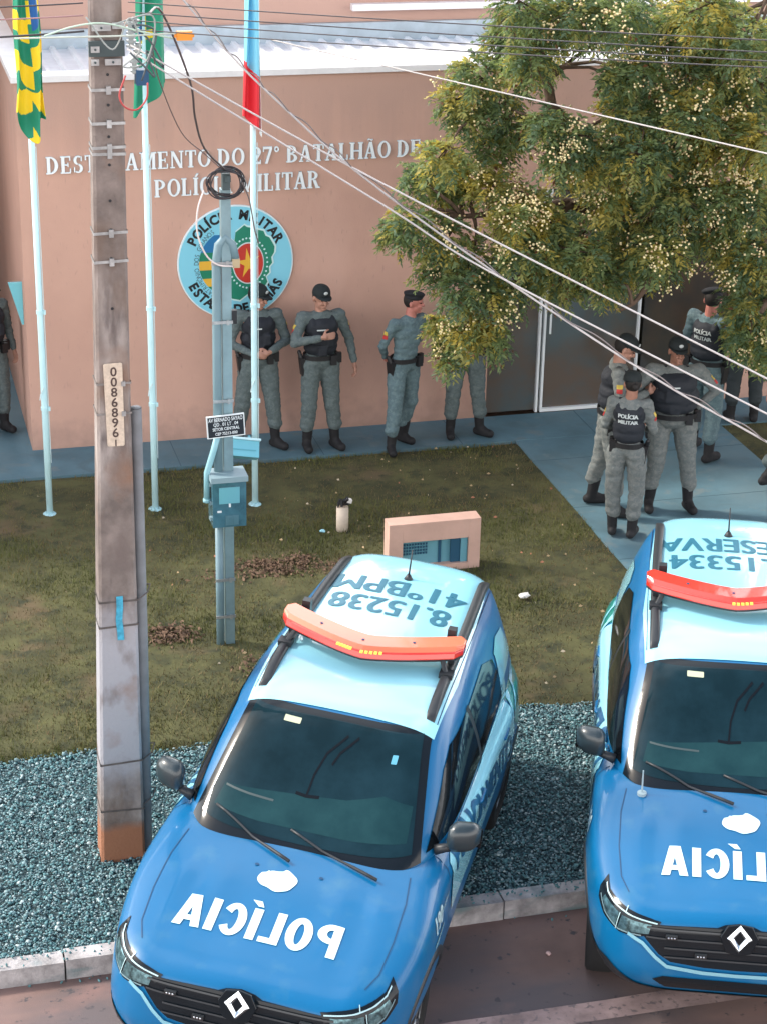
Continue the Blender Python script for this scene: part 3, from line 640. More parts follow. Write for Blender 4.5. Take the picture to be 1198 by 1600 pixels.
        for (sx_,sz_,sr) in ((-1.55,.93,.05),(-1.75,.96,.035),(-1.66,.84,.03),(-1.86,.88,.03)):
            pts=[]
            for i in range(10):
                a=PI/2+i*PI/5; r=sr if i%2==0 else sr*.42; pts.append(((sx_*k)+r*math.cos(a),sz_+r*math.sin(a)))
            side('livery_star',poly_bm(pts),m_white,s,.009,.03)
        b=heavy(text_bm('POLICIAMENTO',.27,.002,.92,res=3),.012); bmesh.ops.translate(b,vec=(-.28*k,.905,0),verts=b.verts)
        bmesh.ops.transform(b,matrix=Matrix(((1,0,0,0),(.11*k,1,0,.0),(0,0,1,0),(0,0,0,1))),verts=b.verts)
        side('door_lettering',b,m_navy,s,.010,.03)
        b=heavy(text_bm('190',.17,.0,.72,spacing=1.12),.006); bmesh.ops.translate(b,vec=(1.14*k,.885,0),verts=b.verts); side('fender_number',b,m_blet,s,.005,.04)
        b=text_bm('Emergência',.055,.001,.8); bmesh.ops.translate(b,vec=(.93*k,.885,0),verts=b.verts); side('fender_lettering',b,m_white,s,.005,.04)
        side('fender_underline',poly_bm(rc(min(1.0*k,1.26*k),max(1.0*k,1.26*k),.77,.79)),m_white,s,.005,.04)
        # panel gaps and handles
        for g in ([(.72,1.07),(.82,.9),(.84,.55),(.80,.36)],[(-.38,1.10),(-.40,.8),(-.38,.36)],[(-1.2,1.10),(-1.22,.95),(-1.05,.75),(-.95,.55)],[(.8,.36),(-.95,.36)]):
            side('panel_gap',strip_bm([(x*k,z) for x,z in g],.008),m_seam,s,.0045,.04,TB)
        for hx in (-.20,-1.02):
            bm=BM(); tube(bm,[(hx-.10,s*.885,.945),(hx-.07,s*.915,.945),(hx+.07,s*.917,.945),(hx+.10,s*.89,.945)],.012,8); obj('door_handle',bm,m_paint,C,True)
        # sill cladding
        side('sill_cladding',poly_bm([(x*k,z) for x,z in ((.92,.255),(.92,.36),(-.92,.36),(-.92,.255))]),m_black,s,.012,.05,TB)
        # wheel arch cladding
        for ax in (AXF,AXR):
            bm=BM(); n=26; pr=[]
            for i in range(n+1):
                a=math.radians(-12+204*i/n); row=[]
                for rr,dy in ((.378,-.05),(.378,.012),(.43,.014),(.437,-.02)):
                    px=ax+rr*math.cos(a); pz=.33+rr*math.sin(a)
                    hit=TB.ray_cast(Vector((ax+.44*math.cos(a),s*2,max(.27,min(.93,.33+.44*math.sin(a))))),Vector((0,-s,0)))
                    yb=abs(hit[0].y) if hit[0] else .86
                    row.append(bm.verts.new((px,s*(yb+dy),pz)))
                pr.append(row)
            for i in range(n):
                for j in range(3):
                    f=(pr[i][j],pr[i+1][j],pr[i+1][j+1],pr[i][j+1]); bm.faces.new(f if s<0 else f[::-1])
            obj('arch_cladding',bm,m_black,C,True)
            # wheel
            wz=.335-(.085 if ax>0 else .012); wob=thing('wheel',None,None); wob.parent=C; wob.location=(ax,s*.80,wz)
            bm=BM(); prof=[(.20,-.10),(.30,-.105),(.325,-.09),(.334,-.05),(.334,.05),(.325,.09),(.30,.105),(.20,.10)]; n=40
            rg=[[bm.verts.new((r*math.cos(2*PI*i/n),w,r*math.sin(2*PI*i/n))) for r,w in prof] for i in range(n)]
            for i in range(n):
                for j in range(len(prof)): 
                    a_,b_=rg[i],rg[(i+1)%n]; bm.faces.new((a_[j],a_[(j+1)%8],b_[(j+1)%8],b_[j]))
            obj('tyre',bm,m_rub,wob,True)
            bm=BM(); cyl(bm,(0,s*.02,0),.215,.05,40,'Y'); cyl(bm,(0,s*.075,0),.035,.03,16,'Y')
            for i in range(5):
                a=2*PI*i/5; M5=Matrix.Rotation(a,4,'Y'); bbox(bm,.03,.205,s*.07-.012,s*.07+.012,-.028,.028,.008,1,M5)
            tube(bm,[(.208*math.cos(2*PI*i/36),s*.075,.208*math.sin(2*PI*i/36)) for i in range(37)],.012,6,False)
            obj('rim',bm,m_rim,wob,True)
        # mirror
        bm=BM(); rings=[]
        for i in range(9):
            t=i/8; yy=.85+.19*t; sc=(.6,.9,1,1,1,.98,.92,.78,.45)[i]; cz=1.20+.01*t; row=[]
            for j in range(14):
                a=2*PI*j/14; ca,sa=math.cos(a),math.sin(a); q=(abs(ca)**3+abs(sa)**3)**(-1/3)
                row.append(bm.verts.new((.70-.05*t+ca*q*.066*sc*(1.3 if ca>0 else .75),s*yy,cz+sa*q*.095*sc)))
            rings.append(row)
        for i in range(8):
            for j in range(14): bm.faces.new((rings[i][j],rings[i][(j+1)%14],rings[i+1][(j+1)%14],rings[i+1][j]))
        bm.faces.new(rings[0]); bm.faces.new(rings[-1]); bmesh.ops.recalc_face_normals(bm,faces=bm.faces)
        mo=obj('wing_mirror',bm,mat('mirror_shell',(.022,.035,.042),.32,coat=.3),C,True)
        bm=BM(); tube(bm,[(.72,s*.78,1.09),(.71,s*.84,1.11),(.70,s*.90,1.13)],[.035,.028,.025],8); obj('mirror_arm',bm,m_black,mo,True)
        bm=BM(); bbox(bm,.605,.618,min(s*.885,s*1.045),max(s*.885,s*1.045),1.10,1.235,.004,1); obj('mirror_glass',bm,m_side,mo)
        # roof rail
        def rz(x,y): 
            h=TG.ray_cast(Vector((x,y,3)),Vector((0,0,-1))); return h[0].z
        bm=BM(); n=30; xs_=[.08-2.06*i/n for i in range(n+1)]; yy=[s*(.548-.050*(i/n)**2) for i in range(n+1)]
        hh=[.012+.038*min(1,sstep(0,.12,i/n),sstep(1,.88,i/n)) for i in range(n+1)]
        rows_=[]
        for x,y,h in zip(xs_,yy,hh):
            z=rz(x,y); rows_.append([bm.verts.new((x,y+a,z+b)) for a,b in ((-.034,-.012),(-.032,h*.7),(-.018,h),(.018,h),(.032,h*.7),(.034,-.03))])
        for i in range(n):
            for j in range(5): bm.faces.new((rows_[i][j],rows_[i][j+1],rows_[i+1][j+1],rows_[i+1][j]))
        bm.faces.new(rows_[0]); bm.faces.new(rows_[-1]); bmesh.ops.recalc_face_normals(bm,faces=bm.faces); obj('roof_rail',bm,m_black,C,True)
        bm=BM(); tube(bm,[(x,s*(abs(y)+.052),rz(x,s*(abs(y)+.052))+.003) for x,y in zip(xs_,yy)],.005,6); obj('roof_gutter',bm,m_seam,C,True)
    # bonnet: gaps, lettering, round patch, washer jets
    for s in (1,-1):
        top('bonnet_gap',strip_bm([(1.02,s*.70),(1.25,s*.73),(1.55,s*.735),(1.80,s*.715),(1.93,s*.665)],.006),m_seam,0,0,.0035,.04,TB)
        top('washer_jet',poly_bm([(1.22+.011*math.cos(a),s*.20+.013*math.sin(a)) for a in np.linspace(0,6.2,10)]),m_seam,0,0,.005,.04)
    b=sans_bm('POLÍCIA',.235,.285); bmesh.ops.scale(b,vec=(-1,1,1),verts=b.verts)
    top_o=decal(b,TB,(1.665,toff,1.0),Y,nX,.005,.03)
    obj('bonnet_lettering',top_o,m_blet,C,True)
    blob=[(1.31+(.088+.006*math.sin(3*a)+.004*math.sin(7*a+1)-(.016 if 2.9<a<3.8 else 0))*math.cos(a),toff+.005+(.118+.005*math.sin(4*a)-(.02 if 3.2<a<4.2 else 0))*math.sin(a)) for a in np.linspace(0,2*PI,48,endpoint=False)]
    top('bonnet_patch',poly_bm(blob),m_blet,0,0,.005,.04,TB)
    # cowl + wipers
    for (x0,y0,x1,y1) in ((1.14,.52,.93,-.08),(1.16,-.02,.86,-.58)):
        bm=BM(); pts=[]
        for i in range(9):
            t=i/8; x=x0+(x1-x0)*t; y=y0+(y1-y0)*t; h=T.ray_cast(Vector((x,y,3)),Vector((0,0,-1)))[0].z; pts.append((x,y,h+.022-.008*t))
        tube(bm,pts,[.011]*3+[.008]*6,6); obj('wiper',bm,m_black,C,True)
    # grille
    gr=[(-.60,.775),(-.56,.812),(-.3,.822),(-.13,.826),(-.085,.842),(0,.85),(.085,.842),(.13,.826),(.3,.822),(.56,.812),(.60,.775),(.55,.72),(.47,.64),(.40,.60),(.2,.58),(0,.575),(-.2,.58),(-.40,.60),(-.47,.64),(-.55,.72)]
    gro=front('grille',poly_bm(gr),m_gloss,.006,.04,TB)
    for zz in (.80,.745,.69,.635):
        w=.55 if zz>.7 else .44
        front('grille_bar',strip_bm([(-w,zz-.002),(-.3,zz),(-.12,zz),(.12,zz),(.3,zz),(w,zz-.002)],.010),mat('grille_bar',(.03,.036,.042),.35),.016,.04,TB,gro)
    front('chrome_strip',strip_bm([(-.66,.735),(-.57,.70),(-.49,.625),(-.42,.575),(-.2,.552),(0,.548),(.2,.552),(.42,.575),(.49,.625),(.57,.70),(.66,.735)],.022),mat('strip_cyan_chrome',(.30,.66,.80),.2,.5),.018,.04,TB)
    for yy,zz in ((-.40,.76),(-.22,.66),(.22,.66),(.40,.76)):
        h=TB.ray_cast(Vector((4,yy,zz)),Vector((-1,0,0)))[0]; bm=BM(); bbox(bm,h.x+.008,h.x+.03,yy-.035,yy+.035,zz-.013,zz+.013,.008); o=obj('strobe_lamp',bm,m_black,gro)
        bm=BM()
        for i in range(3): ball(bm,(h.x+.031,yy-.018+.018*i,zz),.007,(.5,1,1),1)
        obj('strobe_led',bm,m_chrome,o)
    # badge: hexagon plate and hollow diamond
    h=TB.ray_cast(Vector((4,0,.77)),Vector((-1,0,0)))[0]; bx_=h.x+.01
    bm=BM(); prism(bm,[(-.115,.80),(-.075,.875),(0,.89),(.075,.875),(.115,.80),(.075,.70),(0,.68),(-.075,.70)],lambda u,v,d:(bx_+d+.03-(v-.64)*.12,u,v),.016); bmesh.ops.recalc_face_normals(bm,faces=bm.faces); bevel(bm,.004,1); bp=obj('badge_plate',bm,m_gloss,C)
    def dia(wy,hz): return [(0,.80+hz),(wy,.80),(0,.80-hz),(-wy,.80)]
    bm=BM(); o_=dia(.074,.092); i_=dia(.032,.046)
    for q in range(4):
        a,b=o_[q],o_[(q+1)%4]; c,d=i_[(q+1)%4],i_[q]; m_=[((a[0]+d[0])/2,(a[1]+d[1])/2),((b[0]+c[0])/2,(b[1]+c[1])/2)]
        def P3(p,e): return bm.verts.new((bx_+.05-(p[1]-.64)*.12+e,p[0],p[1]))
        A,B_,Cc,D=P3(a,0),P3(b,0),P3(c,0),P3(d,0); R1,R2=P3(m_[0],.018),P3(m_[1],.018)
        bm.faces.new((A,B_,R2,R1)); bm.faces.new((R1,R2,Cc,D))
    bmesh.ops.recalc_face_normals(bm,faces=bm.faces); obj('diamond_badge',bm,m_chrome,bp)
    # headlamps: cast along a diagonal so that they wrap round the corner
    for s in (1,-1):
        u=Vector((-.50*s,.866,0)).normalized() if s>0 else Vector((.50,.866,0)).normalized()
        org=(2.1,s*.70,.80)
        def hl(name,pts,m,off,par=C,w=None):
            pp=[(a*s,b) for a,b in pts]
            b=poly_bm(pp) if w is None else strip_bm(pp,w)
            return obj(name,decal(b,TB,org,u,Z,off,.03),m,par,True)
        L=hl('headlamp',[(-.19,-.045),(-.215,.03),(-.10,.045),(.05,.06),(.18,.075),(.245,.105),(.262,.05),(.25,-.005),(.17,-.055),(.02,-.085),(-.11,-.075)],m_gloss,.006)
        hl('lamp_reflector',[(-.165,-.045),(-.17,.01),(.02,.017),(.035,-.07)],m_lens,.009,L)
        hl('lamp_reflector',[(.055,-.067),(.045,.022),(.19,.045),(.215,.005),(.15,-.04)],m_lens,.009,L)
        hl('lamp_strip',[(-.20,.02),(-.02,.036),(.10,.050),(.18,.065),(.22,.085)],m_drl,.013,L,.006)
        hl('lamp_strip',[(-.0,.036),(.005,.065)],m_drl,.013,L,.006)
        hl('lamp_strip',[(.045,-.075),(.035,.027)],m_drl,.013,L,.005)
        hl('lamp_strip',[(-.125,-.062),(.03,-.07),(.16,-.03),(.23,.03)],mat('lamp_grey',(.16,.25,.28),.3),.010,L,.008)
    # lower bumper
    lb_=[(-.86,.46),(-.78,.50),(-.60,.40),(-.42,.37),(.42,.37),(.60,.40),(.78,.50),(.86,.46),(.88,.25),(-.88,.25)]
    front('bumper_lower',poly_bm(lb_),m_black,.010,.05,TB)
    front('bumper_intake',poly_bm([(-.5,.47),(-.44,.50),(.44,.50),(.5,.47),(.42,.41),(-.42,.41)]),m_gloss,.006,.05,TB)
    # number plate
    h=TB.ray_cast(Vector((4,0,.45)),Vector((-1,0,0)))[0]
    # rear lamps
    for s in (1,-1):
        bm=poly_bm(roundrect(min(s*.60,s*.78),max(s*.60,s*.78),.78,.96,.03)); bmesh.ops.scale(bm,vec=(-1,1,1),verts=bm.verts); decal(bm,TB,(0,0,0),nY,Z,.006,.03); obj('tail_lamp',bm,mat('tail_red',(.35,.01,.01),.2,coat=1),C,True)
    # lightbar: swept-back bar in two halves
    LBr=thing('lightbar',None,None); LBr.parent=C
    def bar(z0,z1,d0,d1,grow,nm,m,ya=-1,yb=1,n=28):
        bm=BM(); rr=[]
        for i in range(n+1):
            t=ya+(yb-ya)*i/n; y=.615*t; xc=-.33-.25*abs(t)**1.35; e=1-.0*abs(t); e=max(.25,1-max(0,abs(t)-.93)/.07*.55)
            rr.append([bm.verts.new((xc+dx*e,y,z)) for dx,z in ((d0-grow,z0),(d0,z1),(d1,z1),(d1+grow,z0))])
        for i in range(n):
            for j in range(4): bm.faces.new((rr[i][j],rr[i][(j+1)%4],rr[i+1][(j+1)%4],rr[i+1][j]))
        bm.faces.new(rr[0]); bm.faces.new(rr[-1]); bmesh.ops.recalc_face_normals(bm,faces=bm.faces); bevel(bm,.008,2,40); return obj(nm,bm,m,LBr)
    bar(1.735,1.760,-.125,.085,.0,'base_plate',m_black)
    bar(1.757,1.80,-.125,.080,.022,'lens',m_barr)
    bar(1.799,1.822,-.115,.035,.040,'dome',domem)
    for yy in (-.33,-.02,.30):
        bm=BM(); cyl(bm,(-.33-.25*(abs(yy)/.615)**1.35-.03,yy,1.823),.010,.006,10); obj('screw_cap',bm,m_seam,LBr)
    for (ya,yb) in barred:
        for i in range(5):
            y=ya+(yb-ya)*i/4; xc=-.33-.25*(abs(y)/.615)**1.35; bm=BM(); bbox(bm,xc+.070,xc+.094,y-.010,y+.010,1.793,1.803,.003,1); obj('amber_lamp',bm,m_amb,LBr)
    for s in (1,-1):
        bm=BM(); bbox(bm,-.60,-.52,s*.545-.02,s*.545+.02,1.62,1.74,.006); bbox(bm,-.44,-.36,s*.545-.045,s*.545+.045,1.655,1.69,.006); tube(bm,[(-.40,s*.54,1.67),(-.45,s*.5,1.74)],.018); obj('bar_bracket',bm,m_black,LBr)
        # small camera behind the bar
        cm=BM(); bbox(cm,-.75,-.69,s*.50-.028,s*.50+.028,1.71,1.84,.01,2,Matrix.Rotation(.0,4,'X')); tube(cm,[(-.72,s*.50,1.64),(-.72,s*.50,1.72)],.014); bbox(cm,-.75,-.64,s*.485-.05,s*.485+.05,1.640,1.655,.004)
        tube(cm,[(-.70+.04*math.sin(a),s*.46+.035*math.cos(a)*-s,1.69+.035*math.cos(a)) for a in np.linspace(0,5,14)],.004,5); obj('roof_camera',cm,m_black,C)
    # antenna
    z=TG.ray_cast(Vector((-1.62,0,3)),Vector((0,0,-1)))[0].z; bm=BM(); cyl(bm,(-1.62,0,z+.018),.038,.045,20,'Z',.014); tube(bm,[(-1.62,0,z+.03),(-1.66,0,z+.22)],[.008,.004],6); obj('antenna',bm,m_black,C,True)
    return C,T
m_tl=mat('roof_lettering_teal',(.02,.14,.21),.4); m_blet=mat('bonnet_lettering_white',(.62,.86,.92),.3,coat=.6)
car1,T1=police_car('blue police car with roof marked 41ºBPM, nearer the concrete utility pole',(2.70,11.127,-.005),math.radians(-28.6),math.radians(-4.6),math.radians(1.1),[('8.15238',1.0),('41ºBPM',1.12)],((-.17,-.08),(.0,.12)),m_bar,-.05)
car2,T2=police_car('blue police car with white roof marked RESERVA, cut by the right edge',(5.56,11.19,-.015),math.radians(-21.5),math.radians(.6),math.radians(1.6),[('8.15334',1.0),('RESERVA',.95)],((-.02,.10),),mat('lightbar_dome_red',(.62,.045,.03),.22,coat=.8),.02)
# thin whip aerial at the foot of the second car's windscreen
bm=BM(); h=T2.ray_cast(Vector((1.08,-.60,3)),Vector((0,0,-1)))[0]; cyl(bm,(1.08,-.60,h.z+.008),.03,.02,14); tube(bm,[(1.08,-.60,h.z),(1.06,-.60,h.z+.17)],[.007,.005],6); obj('cowl_aerial',bm,mat('aerial_grey',(.3,.4,.44),.4),car2)
# ================================================================ UTILITY POLE
m_conc=mat('pole_concrete',(.20,.165,.15),.9,var=.35,scale=5,bump=.7,bscale=45,dist=.006)
layer(m_conc,(.33,.29,.27),2.2,.52,.66,seed=6,vec=(1.5,1.5,.6)); layer(m_conc,(.12,.075,.05),3.3,.55,.7,seed=12,vec=(1,1,.35),detail=9); layer(m_conc,(.085,.07,.07),9,.58,.74,seed=2,vec=(1,1,.25))
nt,bs=nodes(m_conc)
# lower part paler (worn lime wash) and an ochre foot: stains with a height of their own
zband(m_conc,(.33,.33,.36),.75,1.1,1.9,2.3,.5); layer(m_conc,(.15,.12,.11),4,.55,.68,seed=21,vec=(1,1,.5),detail=10); layer(m_conc,(.22,.13,.09),1.7,.58,.72,seed=31,detail=8)
zband(m_conc,(.30,.13,.07),-1,-.9,.28,.36,.10)
m_steel=mat('galvanised_steel',(.45,.47,.48),.4,.6,var=.3,scale=14); m_pipe=mat('grey_conduit',(.19,.20,.215),.6,var=.2,scale=5)
UP=thing('utility_pole','tall tapering grey concrete utility pole with number plate and blue paint stroke','utility pole',(1.425,12.03,0))
def pw(z): return .152-.0135*min(z,2)-.0135*max(0,min(z,3.3)-2)-.006*max(0,z-3.3)
def pcx(z): return .0145*z
bm=BM(); rows_=[]
for z in [-.3]+[.25*i for i in range(33)]:
    w=pw(max(z,0)); d=w*.78; c=pcx(z); ch=.018
    rows_.append([bm.verts.new((c+x,y,z)) for x,y in ((-w+ch,-d),(w-ch,-d),(w,-d+ch),(w,d-ch),(w-ch,d),(-w+ch,d),(-w,d-ch),(-w,-d+ch))])
for i in range(len(rows_)-1):
    for j in range(8): bm.faces.new((rows_[i][j],rows_[i][(j+1)%8],rows_[i+1][(j+1)%8],rows_[i+1][j]))
bm.faces.new(rows_[0][::-1]); bm.faces.new(rows_[-1])
obj('shaft',bm,m_conc,UP)
def pf(z): return -pw(z)*.78       # front face y
for z in (5.24,5.05,4.88,4.66,4.48,5.42,4.30,3.98):
    bm=BM(); cyl(bm,(pcx(z),pf(z)-.001,z),.009,.006,12,'Y'); obj('bolt_hole',bm,m_blk,UP)
def band(z,m,h=.018,buckle=True,tilt=0):
    bm=BM(); w=pw(z)+.004; d=w*.78+.002; c=pcx(z)
    pts=[(c-w,-d,z-tilt),(c+w,-d,z+tilt),(c+w,d,z+tilt),(c-w,d,z-tilt),(c-w,-d,z-tilt)]
    for a,b in zip(pts,pts[1:]):
        va=[bm.verts.new((a[0],a[1],a[2]+s)) for s in (-h/2,h/2)]; vb=[bm.verts.new((b[0],b[1],b[2]+s)) for s in (-h/2,h/2)]; bm.faces.new((va[0],vb[0],vb[1],va[1]))
    if buckle: bbox(bm,c-.012,c+.016,-d-.018,-d+.001,z-.024,z+.024,.004,1)
    return obj('steel_band',bm,m,UP)
for z,t in ((5.33,0),(5.13,.0),(4.985,.002),(4.945,-.002),(4.46,.003),(4.28,.003)): band(z,m_steel,tilt=t)
for z in (3.49,3.29): band(z,mat('band_rusty',(.28,.26,.25),.6,.3,var=.4,scale=20),.014,False); 
for z in (3.49,3.29): bm=BM(); bbox(bm,pcx(z)+.045,pcx(z)+.07,pf(z)-.025,pf(z)-.004,z-.014,z+.016,.004,1); obj('band_clip',bm,m_steel,UP)
for z,t in ((1.98,0),(1.80,.004),(.77,.006),(.40,-.004)): band(z,mat('band_dark',(.10,.085,.08),.8,var=.3,scale=20),.014,False,t)
# number plate
bm=BM(); z0,z1=3.07,3.63; b=BM(); prism(b,wobble(roundrect(-.058,.058,z0,z1,.012),.012,2),lambda u,v,d:(pcx(3.4)+u+.0,pf(3.3)-.006+d,v),-.008); bmesh.ops.recalc_face_normals(b,faces=b.faces); merge(bm,b)
pl=obj('number_plate',bm,mat('plate_cream',(.60,.50,.40),.7,var=.2,scale=30),UP)
for i,c in enumerate('00868961'):
    z=3.585-.068*i; b=text_bm(c,.085 if i<7 else .06,.0015,1.0); bmesh.ops.transform(b,matrix=Matrix(((1,0,0,pcx(3.4)),(0,0,-1,pf(3.3)-.0165),(0,1,0,z-.015),(0,0,0,1))),verts=b.verts); obj('plate_digit',b,mat('digit_brown',(.07,.045,.04),.7),pl)
# blue paint stroke
bm=strip_bm([(0,1.70),(.004,1.76),(-.003,1.85),(.003,1.94),(.0,2.02)],.044); 
for v in bm.verts: v.co=Vector((pcx(1.9)+v.co.x+.006+.003*math.sin(v.co.y*60),pf(v.co.y)-.0085,v.co.y))
obj('paint_stroke',bm,mat('spray_blue',(.05,.34,.50),.7,var=.3,scale=30),UP)
# conduit strapped to the right side
cx_=.198
bm=BM(); tube(bm,[(cx_-.02,.02,-.1),(cx_-.005,.02,1.6),(cx_+.0,.02,3.28)],[.042,.040,.038],20,caps=False); tube(bm,[(cx_,.02,3.285),(cx_,.02,3.22)],[.033,.033],20,caps=True)
ob=obj('conduit',bm,m_pipe,UP,True)
bm=BM(); cyl(bm,(cx_,.02,3.279),.036,.004,24); obj('conduit_mouth',bm,m_blk,ob)
for z in (1.98,.77,.42):
    bm=BM(); tube(bm,[(pcx(z)+pw(z),-.09,z-.01),(cx_+.03,-.045,z+.02),(cx_+.06,.02,z+.05),(cx_,.075,z+.03),(pcx(z)+pw(z),.08,z)],.005,6); obj('binding_wire',bm,mat('band_dark'),UP)
# head hardware: cross plates, clamps, small boxes
m_hw=mat('hardware_dark',(.05,.075,.08),.6)
bm=BM(); c=pcx(5.6); bbox(bm,c-.11,c+.10,pf(5.6)-.03,pf(5.6)-.002,5.53,5.62,.004,1); obj('bracket_plate',bm,m_hw,UP)
for (xa,xb,z) in ((-.10,-.055,5.50),(-.02,.075,5.50),(-.10,-.05,5.575),(-.09,.02,5.70),(.03,.10,5.71)):
    bm=BM(); bbox(bm,c+xa,c+xb,pf(5.6)-.045,pf(5.6)-.032,z-.018,z+.018,.004,1); obj('clamp_plate',bm,m_steel,UP)
    bm=BM(); cyl(bm,((xa+xb)/2+c,pf(5.6)-.048,z),.007,.01,10,'Y'); obj('clamp_bolt',bm,m_hw,UP)
for (x,y,z,rr) in ((.14,-.10,5.62,.030),(.18,-.08,5.56,.026),(.155,-.10,5.47,.026),(.17,-.05,5.70,.03),(.13,-.13,5.70,.022)):
    bm=BM(); 
    for q in range(3): cyl(bm,(c+x,y,z-.03+q*.028),rr,.012,14); 
    cyl(bm,(c+x,y,z),rr*.55,.09,12); obj('insulator',bm,mat('porcelain_grey',(.34,.38,.38),.3),UP)
bm=BM(); bbox(bm,c+.16,c+.235,-.13,-.05,5.36,5.45,.015,2); obj('splice_box',bm,mat('splice_blue',(.01,.07,.16),.5),UP)
# wires
def wire(label,pts,r,col,group,name='overhead_wire',sag=0,rough=.5,n=28):
    """smooth curve through pts (Catmull-Rom) as one tube"""
    P=[Vector(p) for p in pts]; P=[P[0]*2-P[1]]+P+[P[-1]*2-P[-2]]; out=[]
    for i in range(1,len(P)-2):
        p0,p1,p2,p3=P[i-1:i+3]; m=max(4,int(n/(len(P)-3)))
        for k in range(m+(i==len(P)-3)):
            t=k/m; q=.5*((2*p1)+(-p0+p2)*t+(2*p0-5*p1+4*p2-p3)*t*t+(-p0+3*p1-3*p2+p3)*t**3)
            out.append(q)
    if sag:
        L=len(out)-1
        for i,q in enumerate(out): q.z-=sag*4*(i/L)*(1-i/L)
    bm=BM(); tube(bm,out,r,6); o=obj(name,bm,mat('cable_%.2f_%.2f_%.2f'%col,col,rough),None,True); tag(o,label,'cable',group); return o
def ext(a,b,t): 
    a=Vector(a);b=Vector(b); return tuple(b+(b-a)*t)
GA='pale service cables falling to the right'
WP=(.42,.40,.40); WD=(.05,.045,.05); WG=(.22,.20,.20)
def wl(label,pts,r,col,g,**k): return wire(label,pts,r,col,g,**k)
e1=(4.735,9.5,4.142); e2=(4.757,9.5,3.935); e3=(4.774,9.5,3.767)
wl('upper pale service cable slanting from the pole head towards the right edge',[(1.62,11.78,5.62),(2.95,11.0,4.932),e1,ext((2.95,11,4.932),e1,.7)],.0055,WP,GA)
wl('middle pale service cable slanting down across the round emblem',[(1.60,11.78,5.60),(2.945,11.0,4.812),(3.499,11.0-.33,4.477+.0),e2,ext((3.5,10.67,4.477),e2,1.2)],.0055,WP,GA)
# twisted third one: two strands
tp=[(1.875,11.95,5.95),(2.14,11.55,5.62),(2.385,11.35,5.37),(2.82,11.1,4.98),(3.54,10.7,4.46),(4.255,9.95,4.03),e3,ext((4.255,9.95,4.03),e3,2)]
o=wl('lowest cable of the slanting bundle, twisted grey and white strands',tp,.0058,(.40,.38,.38),GA)
bm=BM(); P=[Vector(p) for p in tp]; out=[]
for i in range(len(P)-1):
    for k in range(30): out.append(P[i].lerp(P[i+1],k/30))
out=[p+Vector((0,.012*math.cos(j*.55),.012*math.sin(j*.55)+.012)) for j,p in enumerate(out)]
tube(bm,out,.0038,5); obj('strand',bm,mat('cable_strand',(.14,.12,.12),.6),o,True)
# thin lines across the top of the view
G2='thin wires running across in front of the roof'
def across(label,pl,zl,pr,zr,col=WD,r=.005,y=11.8,yr=9.5,left=(-1.2,0)):
    a=(pl[0],y,pl[1]); b=(pr[0],yr,pr[1]); wl(label,[a,b,ext(a,b,.4)],r,col,G2,sag=.03)
for k,(za,xb,zb,yl,lab) in enumerate([(5.86,4.54,6.028,11.82,'uppermost thin dark wire running right from the pole head'),(5.80,4.547,5.967,11.84,'second thin dark wire from the top, running right from the pole'),(5.76,4.551,5.922,11.8,'third thin dark wire from the top, running right from the pole'),(5.71,4.555,5.889,11.79,'lowest thin dark wire right of the pole, through the orange splice')]):
    a=(1.62,yl,za); b=(xb,9.5,zb); wl(lab,[a,b,ext(a,b,.5)],.0036,WD,G2,sag=.05)
a=(3.141,11.8,5.456); b=(4.606,9.5,5.392); b2=(4.1,10.3,5.415)
wl('thin pale wire crossing in front of the tree crown',[ (5.9,19.6,3.7+.19),(3.9,13.6,5.10),a,b2,b,ext(b2,b,1)] if False else [ext(b,a,.35),a,b,ext(a,b,.5)],.0042,(.40,.38,.37),G2)
for k,(za,zb,lab) in enumerate([(5.86,6.02,'upper thin wire running left from the pole head'),(5.79,5.95,'middle thin wire running left from the pole head'),(5.70,5.82,'thickest of the wires running left from the pole head')]):
    a=(1.36,11.82,za); b=(-1.3,11.4,zb); wl(lab,[a,b],.0045+.002*(k==2),WD if k!=1 else (.35,.2,.2),'wires running left from the pole',sag=.05)
# loops and jumpers at the pole head
bm=BM()
o=wl('pale green jumper cable looping in front of the pole head',[(1.12,11.7,5.70),(1.28,11.66,5.755),(1.45,11.63,5.775),(1.66,11.66,5.72),(1.86,11.74,5.66)],.0055,(.45,.60,.50),'jumpers at the pole head',name='jumper_cable')
o=wl('lower pale jumper cable tied across the pole head',[(.95,11.7,5.69),(1.3,11.64,5.70),(1.6,11.64,5.70),(1.9,11.74,5.69)],.0055,(.50,.56,.50),'jumpers at the pole head',name='jumper_cable')
o=wl('red wire loop hanging right of the pole head',[(1.57,11.66,5.47),(1.53,11.65,5.36),(1.56,11.65,5.29),(1.63,11.66,5.27),(1.69,11.67,5.33),(1.70,11.68,5.42)],.0055,(.45,.06,.06),'jumpers at the pole head',name='jumper_cable')
o=wl('dark wire tangle right of the pole head',[(1.60,11.66,5.60),(1.68,11.64,5.52),(1.74,11.66,5.46),(1.70,11.7,5.60),(1.80,11.7,5.50),(1.72,11.68,5.66),(1.62,11.68,5.75),(1.76,11.7,5.70),(1.66,11.64,5.44)],.006,(.06,.08,.09),'jumpers at the pole head',name='jumper_cable',n=60)
o=wl('grey wire tangle over the clamps of the pole head',[(1.36,11.70,5.80),(1.5,11.66,5.62),(1.6,11.64,5.80),(1.66,11.66,5.62),(1.56,11.66,5.52),(1.7,11.68,5.55),(1.74,11.68,5.8),(1.5,11.66,5.76)],.005,(.3,.33,.32),'jumpers at the pole head',name='jumper_cable',n=60)
